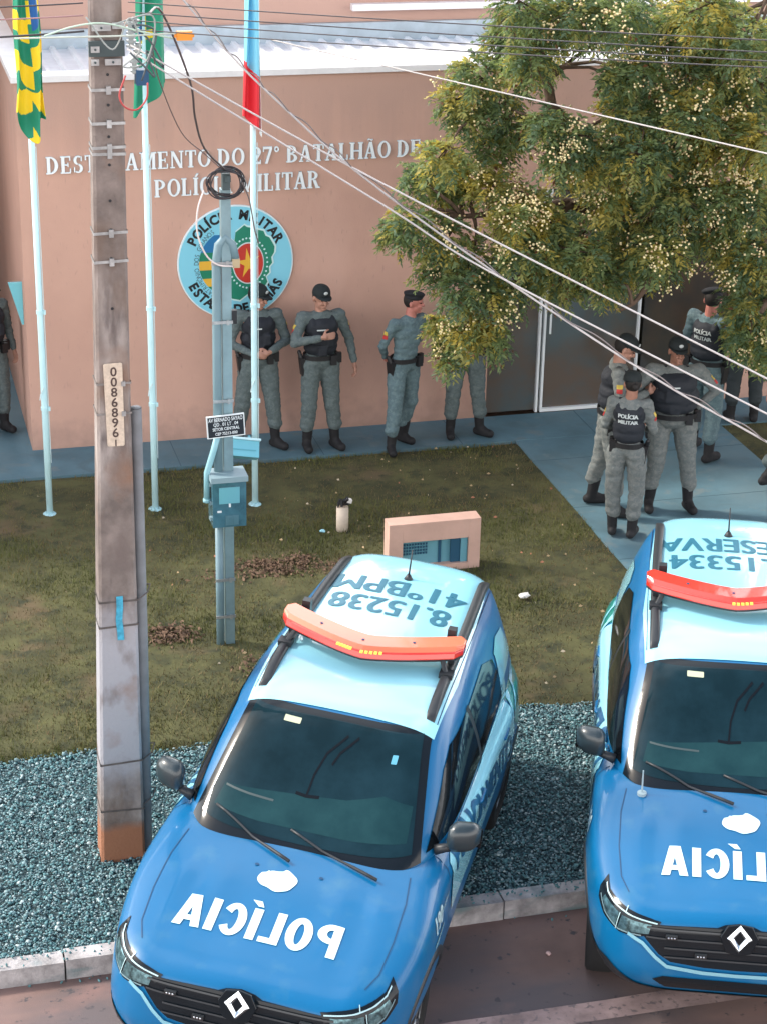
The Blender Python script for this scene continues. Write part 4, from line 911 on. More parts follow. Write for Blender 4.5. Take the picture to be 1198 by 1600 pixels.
bm=BM(); bbox(bm,-.045,.045,-.02,.02,-.026,.026,.010,2); bbox(bm,-.058,.058,-.008,.008,-.010,.010,.004,1); o=obj('splice_case',bm,mat('splice_orange',(.80,.30,.03),.45)); o.location=(1.93,11.74,5.675); tag(o,'small orange cable splice case hanging on the thin wire','splice case')
# ================================================================ SERVICE MAST with meter box
m_galv=mat('painted_steel_grey',(.24,.36,.40),.4,.35,var=.18,scale=4); m_pvc=mat('pvc_grey',(.17,.27,.31),.45,var=.1,scale=3)
MP=thing('meter_post','slim grey steel service post with coiled cable, street address plate and meter box','meter post',(2.72,15.0,0))
bm=BM(); bbox(bm,.0,.075,-.04,.035,-.2,3.92,.01,2); obj('post',bm,m_galv,MP,False)
bm=BM(); tube(bm,[(-.045,-.02,1.56),(-.045,-.02,2.4),(-.04,-.02,3.34),(-.02,-.02,3.48),(.03,-.02,3.54),(.085,-.02,3.48),(.11,-.02,3.36)],.036,14); obj('conduit_bend',bm,m_pvc,MP,True)
bm=BM(); tube(bm,[(-.045,-.02,-.1),(-.045,-.02,1.1)],.034,12); obj('lower_conduit',bm,m_pvc,MP,True)
bm=BM(); tube(bm,[(-.05,-.05,1.92),(-.09,-.06,1.78),(-.145,-.06,1.60),(-.15,-.06,1.36)],.026,12); tube(bm,[(-.15,-.06,1.37),(-.15,-.06,1.34)],.032,12); obj('side_duct',bm,mat('pvc_pale',(.26,.50,.56),.45),MP,True)
for z,n_ in ((3.34,'strap'),(2.86,'strap'),(2.2,'strap'),(.62,'strap'),(.28,'strap')):
    bm=BM(); bbox(bm,-.085,.08,-.062,-.052,z-.012,z+.012,.003,1); bbox(bm,.03,.05,-.072,-.06,z-.02,z+.02,.003,1); obj(n_,bm,m_steel,MP)
bm=BM(); bbox(bm,.08,.14,-.06,-.02,3.30,3.37,.01); obj('cable_clamp',bm,mat('clamp_tan',(.45,.36,.22),.6),MP)
bm=BM(); bbox(bm,.075,.115,-.05,.0,2.84,2.95,.012); obj('padlock_box',bm,m_blk,MP)
bm=BM(); bbox(bm,-.145,.165,-.078,-.066,1.90,2.09,.004,1)
bmesh.ops.rotate(bm,cent=(0,0,2),matrix=Matrix.Rotation(math.radians(-3),3,'Y'),verts=bm.verts)
sp=obj('address_plate',bm,mat('plate_white',(.74,.80,.82),.4),MP)
bm=BM(); bbox(bm,-.135,.155,-.082,-.0785,1.910,2.080,.002,1); bmesh.ops.rotate(bm,cent=(0,0,2),matrix=Matrix.Rotation(math.radians(-3),3,'Y'),verts=bm.verts); obj('plate_field',bm,mat('plate_black',(.012,.014,.02),.4),sp)
for i,(t,sz,sx) in enumerate((('AV BERNADO SAYAO',.046,.62),('QD . 01 LT . 04',.040,.78),('SETOR CENTRAL',.036,.80),('CEP 75213-000',.034,.85))):
    b=text_bm(t,sz,.0006,sx); bmesh.ops.transform(b,matrix=Matrix(((1,0,0,.01),(0,0,-1,-.0835),(0,1,0,2.055-.040*i),(0,0,0,1))),verts=b.verts); bmesh.ops.rotate(b,cent=(0,0,2),matrix=Matrix.Rotation(math.radians(-3),3,'Y'),verts=b.verts); obj('plate_lettering',b,mat('plate_white'),sp)
# meter box
m_box=mat('meter_box_smoke',(.06,.15,.19),.18,coat=.5,var=.3,scale=8); m_boxg=mat('meter_box_grey',(.23,.33,.37),.45)
bm=BM(); bbox(bm,-.12,.155,-.17,.04,1.15,1.56,.02,3); mb=obj('meter_box',bm,m_box,MP,False)
bm=BM(); bbox(bm,-.135,.17,-.185,.05,1.545,1.590,.014,2); obj('box_lid',bm,m_boxg,mb)
bm=BM(); bbox(bm,-.07,.10,-.178,-.165,1.36,1.50,.006,1); obj('meter_window',bm,mat('meter_window',(.15,.40,.47),.15,coat=.6),mb)
bm=BM(); bbox(bm,-.02,.09,-.180,-.168,1.17,1.25,.01,1); bbox(bm,.01,.02,-.186,-.178,1.18,1.235,.002,1); bbox(bm,.045,.055,-.186,-.178,1.18,1.235,.002,1); obj('breaker_cover',bm,mat('breaker_smoke',(.09,.19,.23),.25),mb)
bm=BM(); bbox(bm,-.085,-.05,-.178,-.168,1.285,1.30,.002,1); bbox(bm,.01,.025,-.182,-.168,1.33,1.36,.002,1); obj('seal_tag',bm,mat('plate_white'),mb)
bm=BM()
for z in (1.20,1.34,1.50): bbox(bm,-.132,-.118,-.10,-.06,z-.015,z+.015,.004,1)
obj('box_hinge',bm,m_boxg,mb)
# cable coil on top (hangs on the post)
bm=BM(); out=[]
for i in range(220):
    a=i*.195; rr=.165+.020*math.sin(i*.37)+.012*math.sin(i*.113); rr*=.80; out.append((.035+rr*math.cos(a)*1.05,-.07+.022*math.sin(i*.21),4.0-.02+rr*math.sin(a)*.82))
tube(bm,out,.0055,6)
o=obj('cable_coil',bm,mat('coil_black',(.035,.03,.035),.5),None,True); o.location=(2.72,15,0); tag(o,'black cable coil hung on the top of the slim service post','cable coil')
bm=BM(); bbox(bm,.01,.07,-.06,.0,3.92,4.05,.01); bbox(bm,-.02,.10,-.075,-.045,4.06,4.085,.004,1); cyl(bm,(.05,-.06,4.01),.025,.05,12); obj('post_head',bm,m_hw,MP)
o=wl('white cable looping left from the service post into its conduit',[(2.58,14.92,3.93),(2.53,14.9,3.80),(2.52,14.9,3.62),(2.58,14.9,3.44),(2.68,14.92,3.34),(2.80,14.92,3.32)],.007,(.70,.62,.60),None,name='loop_cable'); o['category']='cable'
wl('dark twisted drop cable from the pole down to the service post',[(1.72,11.75,5.80),(1.95,12.7,5.65),(2.201,13.2,5.12),(2.30,13.6,4.78),(2.5,14.4,4.38),(2.75,14.93,4.08)],.008,(.10,.075,.075),'drop cables to the service post',name='drop_cable')
wl('thin dark drop cable slanting to the service post behind the second flag',[(1.75,11.8,5.6),(2.0,13.2,5.12),(2.30,14.2,4.55),(2.55,14.7,4.27),(2.72,14.95,4.09)],.004,(.14,.09,.09),'drop cables to the service post',name='drop_cable')
wl('dark cable hanging from the coil to the conduit bend of the service post',[(2.88,14.92,3.98),(2.93,14.91,3.85),(2.97,14.91,3.62),(3.0,14.9,3.50)],.0055,(.12,.10,.10),'drop cables to the service post',name='drop_cable')
# ================================================================ FLAGPOLES AND FLAGS
m_fp=mat('flagpole_white',(.56,.84,.90),.35,var=.08,scale=3)
def flagpole(label,x,y,lean):
    t=thing('flagpole',label,'flagpole',(x,y,0),0,'white flagpoles on the lawn')
    bm=BM(); tube(bm,[(0,0,-.1),(lean*.4,0,1.1),(lean,0,5.6)],[.031,.031,.024],16); obj('pole',bm,m_fp,t,True)
    bm=BM(); cyl(bm,(0,0,.018),.085,.03,24,'Z',.05); 
    for v in bm.verts: v.co+=Vector((.014*noise.noise(v.co*19),.014*noise.noise(v.co*23),0))
    obj('base',bm,mat('base_paint',(.40,.66,.72),.7,var=.3,scale=18),t,False)
    for z in (1.10,2.05): bm=BM(); cyl(bm,(lean*.2,0,z),.037,.035,16); bbox(bm,.03,.05,-.03,-.01,z-.02,z+.02,.004,1); obj('collar',bm,m_fp,t,False)
    bm=BM(); tube(bm,[(.0345,-.018,.55),(lean*.25+.036,-.018,2),(lean*.7+.034,-.018,3.6)],.0035,5); tube(bm,[(.0,-.036,1.32),(-.035,-.045,1.26),(-.045,-.045,1.2)],.005,5); obj('halyard',bm,mat('rope_white',(.6,.75,.78),.8),t)
    return t
flagpole('leftmost white flagpole, nearest the wall corner',1.57,18.04,.0)
flagpole('white flagpole standing just right of the concrete utility pole',2.58,17.95,.0)
flagpole('white flagpole right of the meter post, in front of the round emblem',3.55,17.86,.0)
def cloth(name,label,loc,ztop,zbot,wfn,foldfn,colfn,mats,nz=240,nx=100):
    """hanging cloth; foldfn(s,t)->(x,y); s 0..1 across, t 0 top..1 bottom; wfn(s)->bottom limit"""
    bm=BM(); g=[]
    for i in range(nz+1):
        row=[]
        for j in range(nx+1):
            t=i/nz; s=j/nx; x,y=foldfn(s,t); zb=wfn(s); row.append(bm.verts.new((x,y,ztop+(zb-ztop)*t-loc[2])))
        g.append(row)
    for i in range(nz):
        for j in range(nx):
            f=bm.faces.new((g[i][j],g[i][j+1],g[i+1][j+1],g[i+1][j])); f.material_index=colfn((j+.5)/nx,(i+.5)/nz)
    o=obj(name,bm,mats,None,True); o.location=loc
    m=o.modifiers.new('s','SOLIDIFY'); m.thickness=.003
    tag(o,label,'flag',None); return o
fy=mat('flag_yellow',(.85,.62,.02),.7,bump=.3,bscale=200); fg=mat('flag_green',(.01,.24,.14),.7,bump=.3,bscale=200); fb=mat('flag_blue',(.01,.10,.32),.7); fw=mat('flag_white',(.75,.80,.80),.7); fr=mat('flag_red',(.72,.025,.04),.65,bump=.3,bscale=200); fc=mat('flag_pale_blue',(.22,.62,.82),.65,bump=.3,bscale=200)
# flag 1: yellow and green stripes, blue canton near the top, gathered in folds
def f1fold(s,t):
    w=.17+.10*t; a=s*2*PI*1.5; return (.005+(s-.5)*w*1.15+.030*math.sin(a+t*2.4)*(.4+.6*t)+.012*math.sin(t*9+s*3), -.055+.055*math.cos(a*1.3+t*1.7)*(.5+.5*t)-.02)
def f1bot(s): return 3.93-.22*math.sin(PI*min(1,max(0,(s-.15)/.75)))*1.1-.08*s
def f1col(s,t):
    if s>.62 and t<.47 and s<.85: return 2
    if t<.76:
        v=(t*9.2+.28*s+(0 if s<.55 else .8)); return int(math.floor(v))%2
    v=(s-.5)*3.0+(t-.76)*8*(1 if s<.5 else -1); return int(math.floor(v+10.3))%2
cloth('state_flag','yellow and green striped flag gathered on the leftmost flagpole',(1.57,18.04,3.7),5.5,0,f1bot,f1fold,f1col,[fy,fg,fb])
def f2fold(s,t):
    w=.20+.12*t; a=s*2*PI*1.2; return (.045+(s-.5)*w+.018*math.sin(a+t*3),-.05+.045*math.cos(a*1.4+1+t))
def f2bot(s): return 3.86+.28*max(0,s-.1)/.9*(1 if s<.95 else 1.06)
def f2col(s,t):
    if .50<t<.60+.05*s and .12<s<.5: return 2 if s<.36 else 1
    if .585<t<.635 and .2<s<.62: return 1
    return 0
cloth('national_flag','plain green side of a flag hanging behind the utility pole wires',(2.58,17.95,3.7),5.5,0,f2bot,f2fold,f2col,[fg,fy,fb])
def f3fold(s,t):
    w=.10+.10*t; a=s*2*PI*1.3; return (-.015+(s-.5)*w+.014*math.sin(a+t*2.5),-.05+.04*math.cos(a*1.5+t*2))
def f3bot(s): return 3.86-.24*max(0,s-.15)
def f3col(s,t):
    if t>.70+.035*s: return 1 if s<.88 else 2
    if s>.84: return 2
    return 0
cloth('city_flag','pale blue and red flag hanging on the flagpole before the emblem',(3.55,17.86,3.7),5.5,0,f3bot,f3fold,f3col,[fc,fr,fw])
# floodlight on the lawn side of the third flagpole
FL=thing('floodlight','tilted pale blue rectangular floodlight bracketed to the flagpole beside the meter box','floodlight',(3.34,17.5,.74))
FM=Matrix.Translation((0,0,0))@Matrix.Rotation(math.radians(10),4,'Y')@Matrix.Rotation(math.radians(-35),4,'X')
m_fl=mat('floodlight_body',(.17,.50,.62),.35)
bm=BM(); bbox(bm,-.19,.17,-.05,.05,-.07,.09,.008,2,FM); obj('housing',bm,m_fl,FL)
bm=BM(); bbox(bm,-.20,.18,-.075,.055,.091,.112,.006,1,FM); obj('visor',bm,mat('floodlight_visor',(.55,.80,.86),.3),FL)
bm=BM(); bbox(bm,-.16,.14,-.056,-.051,-.01,.0,.001,1,FM); obj('trim_line',bm,mat('floodlight_line',(.10,.36,.46),.3),FL)
bm=BM(); tube(bm,[(.12,.05,-.02),(.15,.2,-.03),(.15,.34,.0)],.014,8); obj('bracket',bm,m_fl,FL)
# ================================================================ STUB, PILLAR, SMALL THINGS
ST=thing('stub_pipe','short cream pipe stub capped with black tape, standing in the lawn','pipe stub',(4.238,17.08,0))
bm=BM(); tube(bm,[(0,0,-.1),(0,0,.25)],.058,20); obj('pipe',bm,mat('pipe_cream',(.62,.52,.42),.6,var=.15,scale=10),ST,True)
bm=BM()
for i in range(9):
    a=i*2.4; bbox(bm,-.03,.03,-.012,.012,-.006,.01,.004,1,Matrix.Translation((.035*math.cos(a),.03*math.sin(a),.275+.022*(i%3)))@Euler((i*.7,i*1.1,a)).to_matrix().to_4x4())
tube(bm,[(-.045,0,.25),(-.03,-.02,.31),(.02,.0,.29),(.045,.01,.33),(.06,-.01,.27)],.010,6); obj('tape_cap',bm,m_blk,ST)
bm=BM(); bbox(bm,-.055,-.01,-.03,.02,.30,.335,.01,1,Matrix.Rotation(.3,4,'Y')); obj('cap_rag',bm,mat('rag_white',(.7,.68,.66),.8),ST)
PM=thing('meter_pillar','low salmon pink masonry pillar with recessed blue meter cabinet, behind the nearer car','pillar',(4.83,15.98,0))
m_pil=mat('pillar_pink',(.62,.40,.32),.85,var=.10,scale=3,bump=.3,bscale=50)
bm=BM()
for (a,b,c,d) in ((-.43,-.30,-.05,.485),(.32,.43,-.05,.485),(-.299,.319,.33,.485),(-.299,.319,-.05,.08)): bbox(bm,a,b,0,.17,c,d,.003,1)
obj('masonry',bm,m_pil,PM)
bm=BM(); bbox(bm,-.43,.43,-.0,.17,.486,.512,.008,2); obj('coping',bm,m_pil,PM)
bm=BM(); bbox(bm,-.299,.319,.06,.16,.081,.329,.002,1); obj('cabinet',bm,mat('cabinet_blue',(.14,.36,.44),.5),PM)
bm=BM(); bbox(bm,.05,.075,.05,.0595,.083,.327,.001,1); bbox(bm,.16,.25,.03,.058,.083,.32,.001,1); obj('cabinet_door_edge',bm,mat('cabinet_dark',(.02,.09,.16),.5),PM)
bm=BM(); bbox(bm,.251,.315,.02,.059,.083,.327,.003,1); obj('cabinet_door',bm,mat('cabinet_blue'),PM)
bm=BM()
for i in range(9):
    for j in range(4): bbox(bm,-.28+i*.026,-.264+i*.026,.052,.0595,.18+j*.03,.20+j*.03,.001,1)
obj('louvre',bm,mat('cabinet_dark'),PM)
# plastic litter
for (x,y,s_,lab,col) in ((4.03,17.0,.03,'small pale blue scrap of plastic left of the pipe stub',(.3,.6,.7)),(5.45,15.25,.05,'crumpled white paper on the lawn beyond the nearer car',(.75,.74,.7)),(3.0,9.98,.02,'x',None)):
    if col is None: continue
    bm=BM(); ball(bm,(0,0,.0),s_,(1,.8,.45),2)
    for v in bm.verts: v.co*=1+.5*noise.noise(v.co*60)
    o=obj('litter_scrap',bm,mat('litter_%.1f'%col[0],col,.6)); o.location=(x,y,.055); tag(o,lab,'litter','scraps of litter on the lawn')
bm=BM(); ball(bm,(0,0,.0),.018,(1,.9,.8),2)
for v in bm.verts: v.co*=1+.4*noise.noise(v.co*60)
o=obj('pebble',bm,mat('pebble_pink',(.55,.38,.36),.8)); o.location=(4.00,10.35,-.107); tag(o,'small pinkish pebble on the road between the two cars','pebble')
bm=BM(); bbox(bm,-.12,.12,-.09,.09,-.01,.008,.01,2); o=obj('access_cover',bm,mat('cover_grey',(.13,.17,.19),.7,var=.2,scale=12)); o.location=(2.78,13.72,.03); o.rotation_euler=(0,0,.4); tag(o,'small grey concrete inspection cover in the lawn beside the nearer car','cover')
# ================================================================ PEOPLE
def remesh(bm,vox,name,m,parent,sm=2,noise_amt=0,nscale=9,seed=0,label=None):
    me=bpy.data.meshes.new(name); bm.to_mesh(me); bm.free(); o=bpy.data.objects.new(name,me); COL.objects.link(o)
    r=o.modifiers.new('r','REMESH'); r.mode='VOXEL'; r.voxel_size=vox; r.use_smooth_shade=True
    s=o.modifiers.new('s','SMOOTH'); s.factor=.5; s.iterations=sm
    e=bpy.data.meshes.new_from_object(o.evaluated_get(bpy.context.evaluated_depsgraph_get())); o.modifiers.clear(); o.data=e; bpy.data.meshes.remove(me); e.name=name
    if noise_amt:
        n=len(e.vertices); nrm=[v.normal.copy() for v in e.vertices]
        for v,nn in zip(e.vertices,nrm):
            c=v.co; k=noise.noise((c.x*nscale+seed,c.y*nscale,c.z*nscale*2.6))+.5*noise.noise((c.x*nscale*2.3,c.y*nscale*2.3+seed,c.z*nscale*5.5))
            v.co=c+nn*k*noise_amt
    e.materials.clear(); e.materials.append(m); e.shade_smooth(); o.parent=parent; return o
def cap_(bm,a,b,ra,rb=None,fl=1,n=12):
    """tapered capsule a-b, flattened in local y by fl"""
    rb=ra if rb is None else rb; a=Vector(a);b=Vector(b); d=b-a; L=d.length or 1e-6; d=d/L; pts=[];rs=[]
    for t in (-1,-.85,-.5,0): pts.append(a+d*ra*t); rs.append(ra*math.sqrt(max(.02,1-t*t)))
    pts.append(a.lerp(b,.5)); rs.append((ra+rb)/2)
    for t in (0,.5,.85,1): pts.append(b+d*rb*t); rs.append(rb*math.sqrt(max(.02,1-t*t)))
    tube(bm,pts,rs,n,True,ell=None if fl==1 else [(1,fl)]*len(pts))
def ellip(bm,c,r3,R=None):
    M=Matrix.Translation(c)@(R.to_4x4() if R else Matrix())@Matrix.Diagonal((*r3,1)); bmesh.ops.create_icosphere(bm,subdivisions=3,radius=1,matrix=M)
SK=mat('skin',(.42,.22,.16),.55,var=.12,scale=30); SK2=mat('skin_tan',(.33,.16,.11),.55,var=.12,scale=30); SKR=mat('skin_flushed',(.52,.20,.16),.55,var=.12,scale=30)
def camo(name,c1,c2,c3):
    m=mat(name,c1,.85,col2=c2,scale=26,stops=(.48,.52),bump=.4,bscale=25,detail=3,dist=.006); layer(m,c3,34,.56,.58,seed=3,detail=2); return m
UNI=camo('uniform_grey_green',(.105,.138,.142),(.088,.118,.122),(.122,.155,.155))
UNL=camo('uniform_pale_grey',(.155,.172,.168),(.13,.15,.148),(.18,.192,.185))
UNT=camo('uniform_teal',(.11,.175,.195),(.095,.15,.17),(.13,.195,.21))
VST=mat('vest_black',(.014,.018,.026),.75,bump=.5,bscale=60); BTS=mat('boot_black',(.010,.010,.012),.75,bump=.3,bscale=40); CAPM=mat('cap_black',(.010,.016,.018),.8)
HAIR=mat('hair_dark',(.012,.009,.008),.7); BLT=mat('belt_black',(.012,.012,.014),.5); WHT=mat('badge_white',(.55,.60,.60),.6); PRD=mat('patch_red',(.45,.03,.03),.7); PYL=mat('patch_yellow',(.60,.45,.08),.7)
def hand(bm,w,f,n,side,curl,S=1):
    """w wrist, f finger direction, n palm normal (palm faces n), side = thumb side vector"""
    w=Vector(w); f=Vector(f).normalized(); n=Vector(n); n=(n-f*n.dot(f)).normalized(); s=f.cross(n)*side
    P=lambda a,b,c: w+f*a*S+s*b*S+n*c*S
    cap_(bm,P(0,0,0),P(.035,0,0),.022*S,.026*S); 
    for b in (-.026,-.009,.009,.026): cap_(bm,P(.02,b*.7,0),P(.082,b,.004),.0125*S,.0115*S,n=8)
    for k,(b,l) in enumerate(((.028,.062),(.010,.070),(-.010,.066),(-.028,.052))):
        c=curl*(1+.08*k); a=P(.085,b,.004); d1=(f*math.cos(c)+n*math.sin(c)); p1=a+d1*l*.5*S; d2=(f*math.cos(2.0*c)+n*math.sin(2.0*c)); p2=p1+d2*l*.38*S
        cap_(bm,a,p1,.0098*S,.0092*S,n=8); cap_(bm,p1,p2,.0092*S,.0080*S,n=8)
    a=P(.025,.028,.004); b_=a+(f*.55+s*.75+n*.3).normalized()*.042*S; cap_(bm,a,b_,.013*S,.0105*S,n=8); cap_(bm,b_,b_+(f*.9+s*.15+n*.4).normalized()*.030*S,.0105*S,.009*S,n=8)
def person(label,loc,rz,h=1.78,J={},hd=(0,0),build=1.0,hat='cap',vest=True,uni=UNI,skin=SK,handR=None,handL=None,group='police officers standing by the station',text=False,female=False,holster='R',shirtcol=None,phone=False,lean=0,badge=True):
    t=thing('person',label,'person',loc,rz,group); k=h/1.78
    j=dict(pel=(0,.0,.97),wst=(0,0,1.10),chs=(0,-.01,1.30),nck=(0,.005,1.475),hed=(0,-.02,1.632),
      shR=(-.19,.0,1.44),elR=(-.25,.02,1.16),wrR=(-.27,-.05,.92),shL=(.19,.0,1.44),elL=(.25,.02,1.16),wrL=(.27,-.05,.92),
      hpR=(-.095,0,.93),knR=(-.12,-.02,.50),anR=(-.13,.0,.10),hpL=(.095,0,.93),knL=(.12,-.02,.50),anL=(.13,.0,.10),toR=-8,toL=8)
    j.update(J); 
    if female:
        for a in ('shR','shL'): j[a]=(j[a][0]*.88,j[a][1],j[a][2])
    V={a:(Vector(b)*k if not isinstance(b,(int,float)) else b) for a,b in j.items()}
    B_=build; s=k
    hc=V['hed']; R=Matrix.Rotation(hd[0],3,'Z')@Matrix.Rotation(hd[1],3,'X')
    hp=lambda x,y,z: hc+R@Vector((x,y,z))*k
    # --- body: one continuous skin mesh
    bm=BM(); ellip(bm,hp(0,.012,.022),(.076*k,.094*k,.100*k),R); ellip(bm,hp(0,-.022,-.050),(.056*k,.066*k,.070*k),R); ellip(bm,hp(0,-.062,-.098),(.026*k,.024*k,.020*k),R)
    cap_(bm,hp(0,-.085,.012),hp(0,-.108,-.026),.010*k,.015*k,n=8); ellip(bm,hp(-.026,-.084,-.03),(.020*k,.013*k,.018*k),R); ellip(bm,hp(.026,-.084,-.03),(.020*k,.013*k,.018*k),R)
    cap_(bm,hp(-.038,-.080,.024),hp(.038,-.080,.024),.012*k,n=8); cap_(bm,hp(-.016,-.088,-.066),hp(.016,-.088,-.066),.0085*k,n=8)
    for e in (-1,1): ellip(bm,hp(e*.080,.012,-.012),(.010*k,.020*k,.032*k),R)
    cap_(bm,V['nck']-Vector((0,0,.03)),hp(0,.02,-.06),.062*k,.056*k); cap_(bm,V['chs'],V['nck'],.10*k,.06*k)
    cap_(bm,V['pel'],V['chs'],.10*k,.10*k)
    for a in 'RL':
        sd=-1 if a=='R' else 1
        cap_(bm,V['chs'],V['sh'+a],.07*k,.05*k); cap_(bm,V['sh'+a],V['el'+a],.046*k,.036*k); cap_(bm,V['el'+a],V['wr'+a],.038*k,.025*k)
        cap_(bm,V['pel'],V['hp'+a],.08*k,.07*k); cap_(bm,V['hp'+a],V['kn'+a],.072*k,.05*k); cap_(bm,V['kn'+a],V['an'+a],.05*k,.034*k)
        hh=handR if a=='R' else handL
        d=(V['wr'+a]-V['el'+a]).normalized()
        if hh is None: f,n,c,sg=d,Vector((-sd,0,0)),.55,1
        else: f,n,c,sg=Vector(hh[0]),Vector(hh[1]),hh[2],hh[3]
        thumb=1
        ff=f.normalized(); nn=(n-ff*n.dot(ff)).normalized(); sv=ff.cross(nn)
        want=Vector((0,-1,0)) if hh is None else Vector(hh[4]) if len(hh)>4 else Vector((0,0,1))
        thumb=1 if sv.dot(want)>0 else -1
        hand(bm,V['wr'+a]+d*.012,f,n,thumb,c,k*(.90 if female else 1.0))
    body=remesh(bm,.0062,'body',skin,t,1)
    # eyes, hair
    bm=BM()
    for e in (-1,1): ellip(bm,hp(e*.029,-.083,.006),(.013*k,.008*k,.007*k),R)
    obj('eyes',bm,HAIR,body,True)
    bm=BM(); ellip(bm,hp(0,.030,.020),(.081*k,.088*k,.098*k),R)
    if female: ellip(bm,hp(0,.115,-.01),(.035*k,.035*k,.04*k),R)
    for v in list(bm.verts):
        q=R.inverted()@(v.co-hc)
        if q.y/k<-.03 and q.z/k<.05: v.co=hc+R@Vector((q.x*.9,q.y*.2,q.z*.9))
    obj('hair',bm,HAIR,body,True)
    # hat
    if hat=='cap':
        bm=BM()
        nu,nv=20,8; rings=[]
        for a in range(nv+1):
            ph=PI/2*a/nv; rr=math.cos(ph); z=.035+.098*math.sin(ph)**.9; rings.append([bm.verts.new(hp(.092*rr**.7*math.cos(2*PI*b/nu),.010+.106*rr**.7*math.sin(2*PI*b/nu),z)) for b in range(nu)])
        for a in range(nv):
            for b in range(nu): bm.faces.new((rings[a][b],rings[a][(b+1)%nu],rings[a+1][(b+1)%nu],rings[a+1][b]))
        n=10; u=[];l=[]
        for a in range(n+1):
            an=math.radians(205+130*a/n); x=.088*math.cos(an); y=.010+.10*math.sin(an); w=math.sin(PI*a/n)**.6
            u.append([bm.verts.new(hp(x,y,.048)),bm.verts.new(hp(x*1.02,y-.075*w,.038-.012*(1-w)))])
        for a in range(n): bm.faces.new((u[a][0],u[a+1][0],u[a+1][1],u[a][1]))
        bmesh.ops.recalc_face_normals(bm,faces=bm.faces); hb=obj('cap',bm,CAPM,t,True); sm_=hb.modifiers.new('s','SOLIDIFY'); sm_.thickness=.004
        if badge: bm=BM(); ellip(bm,hp(0,-.091,.088),(.022*k,.008*k,.018*k),R); obj('cap_badge',bm,WHT,hb,True)
    elif hat=='beret':
        bm=BM(); ellip(bm,hp(.018,.008,.085),(.108*k,.118*k,.040*k),R@Matrix.Rotation(.22,3,'Y')); ellip(bm,hp(0,.008,.055),(.088*k,.104*k,.034*k),R); remesh(bm,.008,'beret',mat('beret_black',(.012,.014,.018),.85),t,2,.003,20)
    # shirt
    bm=BM(); bw=.165*B_*k; 
    def torso(bm,gr,z0=.0):
        for c,rx,ry,z in ((V['pel'],.158*B_,.112*B_,.02),(V['wst'],.150*B_**1.2,.112*B_**1.3,0),(V['wst'].lerp(V['chs'],.5),.160*B_,.118*B_,0),(V['chs'],.172*(B_+1)/2,.120*B_,0),(V['chs'].lerp(V['nck'],.45),.150,.100,0)):
            ellip(bm,c+Vector((0,-.02*(B_-1)*4,z)),(rx*k+gr,ry*k+gr,.13*k))
    torso(bm,.0); ellip(bm,V['nck']+Vector((0,0,-.02)),(.082*k,.075*k,.045*k))
    for a in 'RL':
        cap_(bm,V['chs'].lerp(V['nck'],.4),V['sh'+a],.080*k,.066*k*(B_+1)/2); cap_(bm,V['sh'+a],V['el'+a],.064*k*(B_+1)/2,.050*k); cap_(bm,V['el'+a],V['el'+a].lerp(V['wr'+a],.93),.050*k,.036*k)
    shirt=remesh(bm,.0125,'shirt',shirtcol or uni,t,2,.010,9,seed=loc[0]*7)
    # trousers
    bm=BM(); ellip(bm,V['pel'],(.165*B_*k,.118*B_*k,.11*k))
    for a in 'RL':
        th=(B_+1)/2; kn=V['kn'+a]; an=V['an'+a]+Vector((0,0,.13*k)).lerp(Vector(),0)
        cap_(bm,V['hp'+a]+Vector((0,.01,0)),kn,.112*k*th,.084*k); cap_(bm,kn,an+(kn-an)*.10,.084*k,.074*k); ellip(bm,an+(kn-an)*.12,(.080*k,.080*k,.04*k))
        sd=-1 if a=='R' else 1; mid=V['hp'+a].lerp(kn,.55); bbox(bm,mid.x+sd*.05-.03,mid.x+sd*.05+.03,mid.y-.05,mid.y+.05,mid.z-.08,mid.z+.08,.015)
    remesh(bm,.0125,'trousers',uni,t,2,.009,8,seed=loc[1]*5)
    # boots
    for a in 'RL':
        bm=BM(); an=V['an'+a]; kn=V['kn'+a]; up=(kn-an).normalized(); ang=math.radians(V['to'+a]); fd=Vector((math.sin(ang),-math.cos(ang),0)); 
        base=Vector((an.x,an.y,max(0.0,an.z-.10*k)))
        cap_(bm,an+up*.16*k,an-Vector((0,0,.04*k)),.058*k,.048*k)
        hl=base+Vector((0,0,.048)) - fd*.035*k
        cap_(bm,hl,base+Vector((0,0,.044))+fd*.13*k,.046*k,.046*k); cap_(bm,base+Vector((0,0,.09*k)),base+fd*.10*k+Vector((0,0,.05)),.048*k,.04*k)
        zc=base.z+.004
        for v in bm.verts:
            if v.co.z<zc: v.co.z=zc
        remesh(bm,.010,'boot',BTS,t,1,.002,30)
    # vest
    if vest:
        bm=BM()
        for c,rx,ry,hz in ((V['wst']+Vector((0,0,.02)),.162*B_,.128*B_**1.25,.11),(V['wst'].lerp(V['chs'],.5),.170*B_,.136*B_,.12),(V['chs']+Vector((0,0,.025)),.165*(B_+1)/2,.140*B_,.12)):
            ellip(bm,c+Vector((0,-.02*(B_-1)*4,0)),(rx*k*1.05+.006,ry*k+.012,hz*k*1.08))
        for sd in (-1,1):
            cap_(bm,V['chs']+Vector((sd*.10,-.085,.06))*k,V['chs'].lerp(V['nck'],.72)+Vector((sd*.105,0,.02))*k,.042*k,.040*k); cap_(bm,V['chs']+Vector((sd*.10,.085,.06))*k,V['chs'].lerp(V['nck'],.72)+Vector((sd*.105,0,.02))*k,.042*k,.040*k)
        for (x,z,w_,h_) in ((-.075,.02,.05,.05),(.07,.0,.045,.06),(-.02,-.11,.06,.045)):
            c=V['wst'].lerp(V['chs'],.55)+Vector((x*k,-.138*B_*k,z*k)); bbox(bm,c.x-w_*.8*k,c.x+w_*.8*k,c.y-.022,c.y+.03,c.z-h_*k,c.z+h_*k,.010)
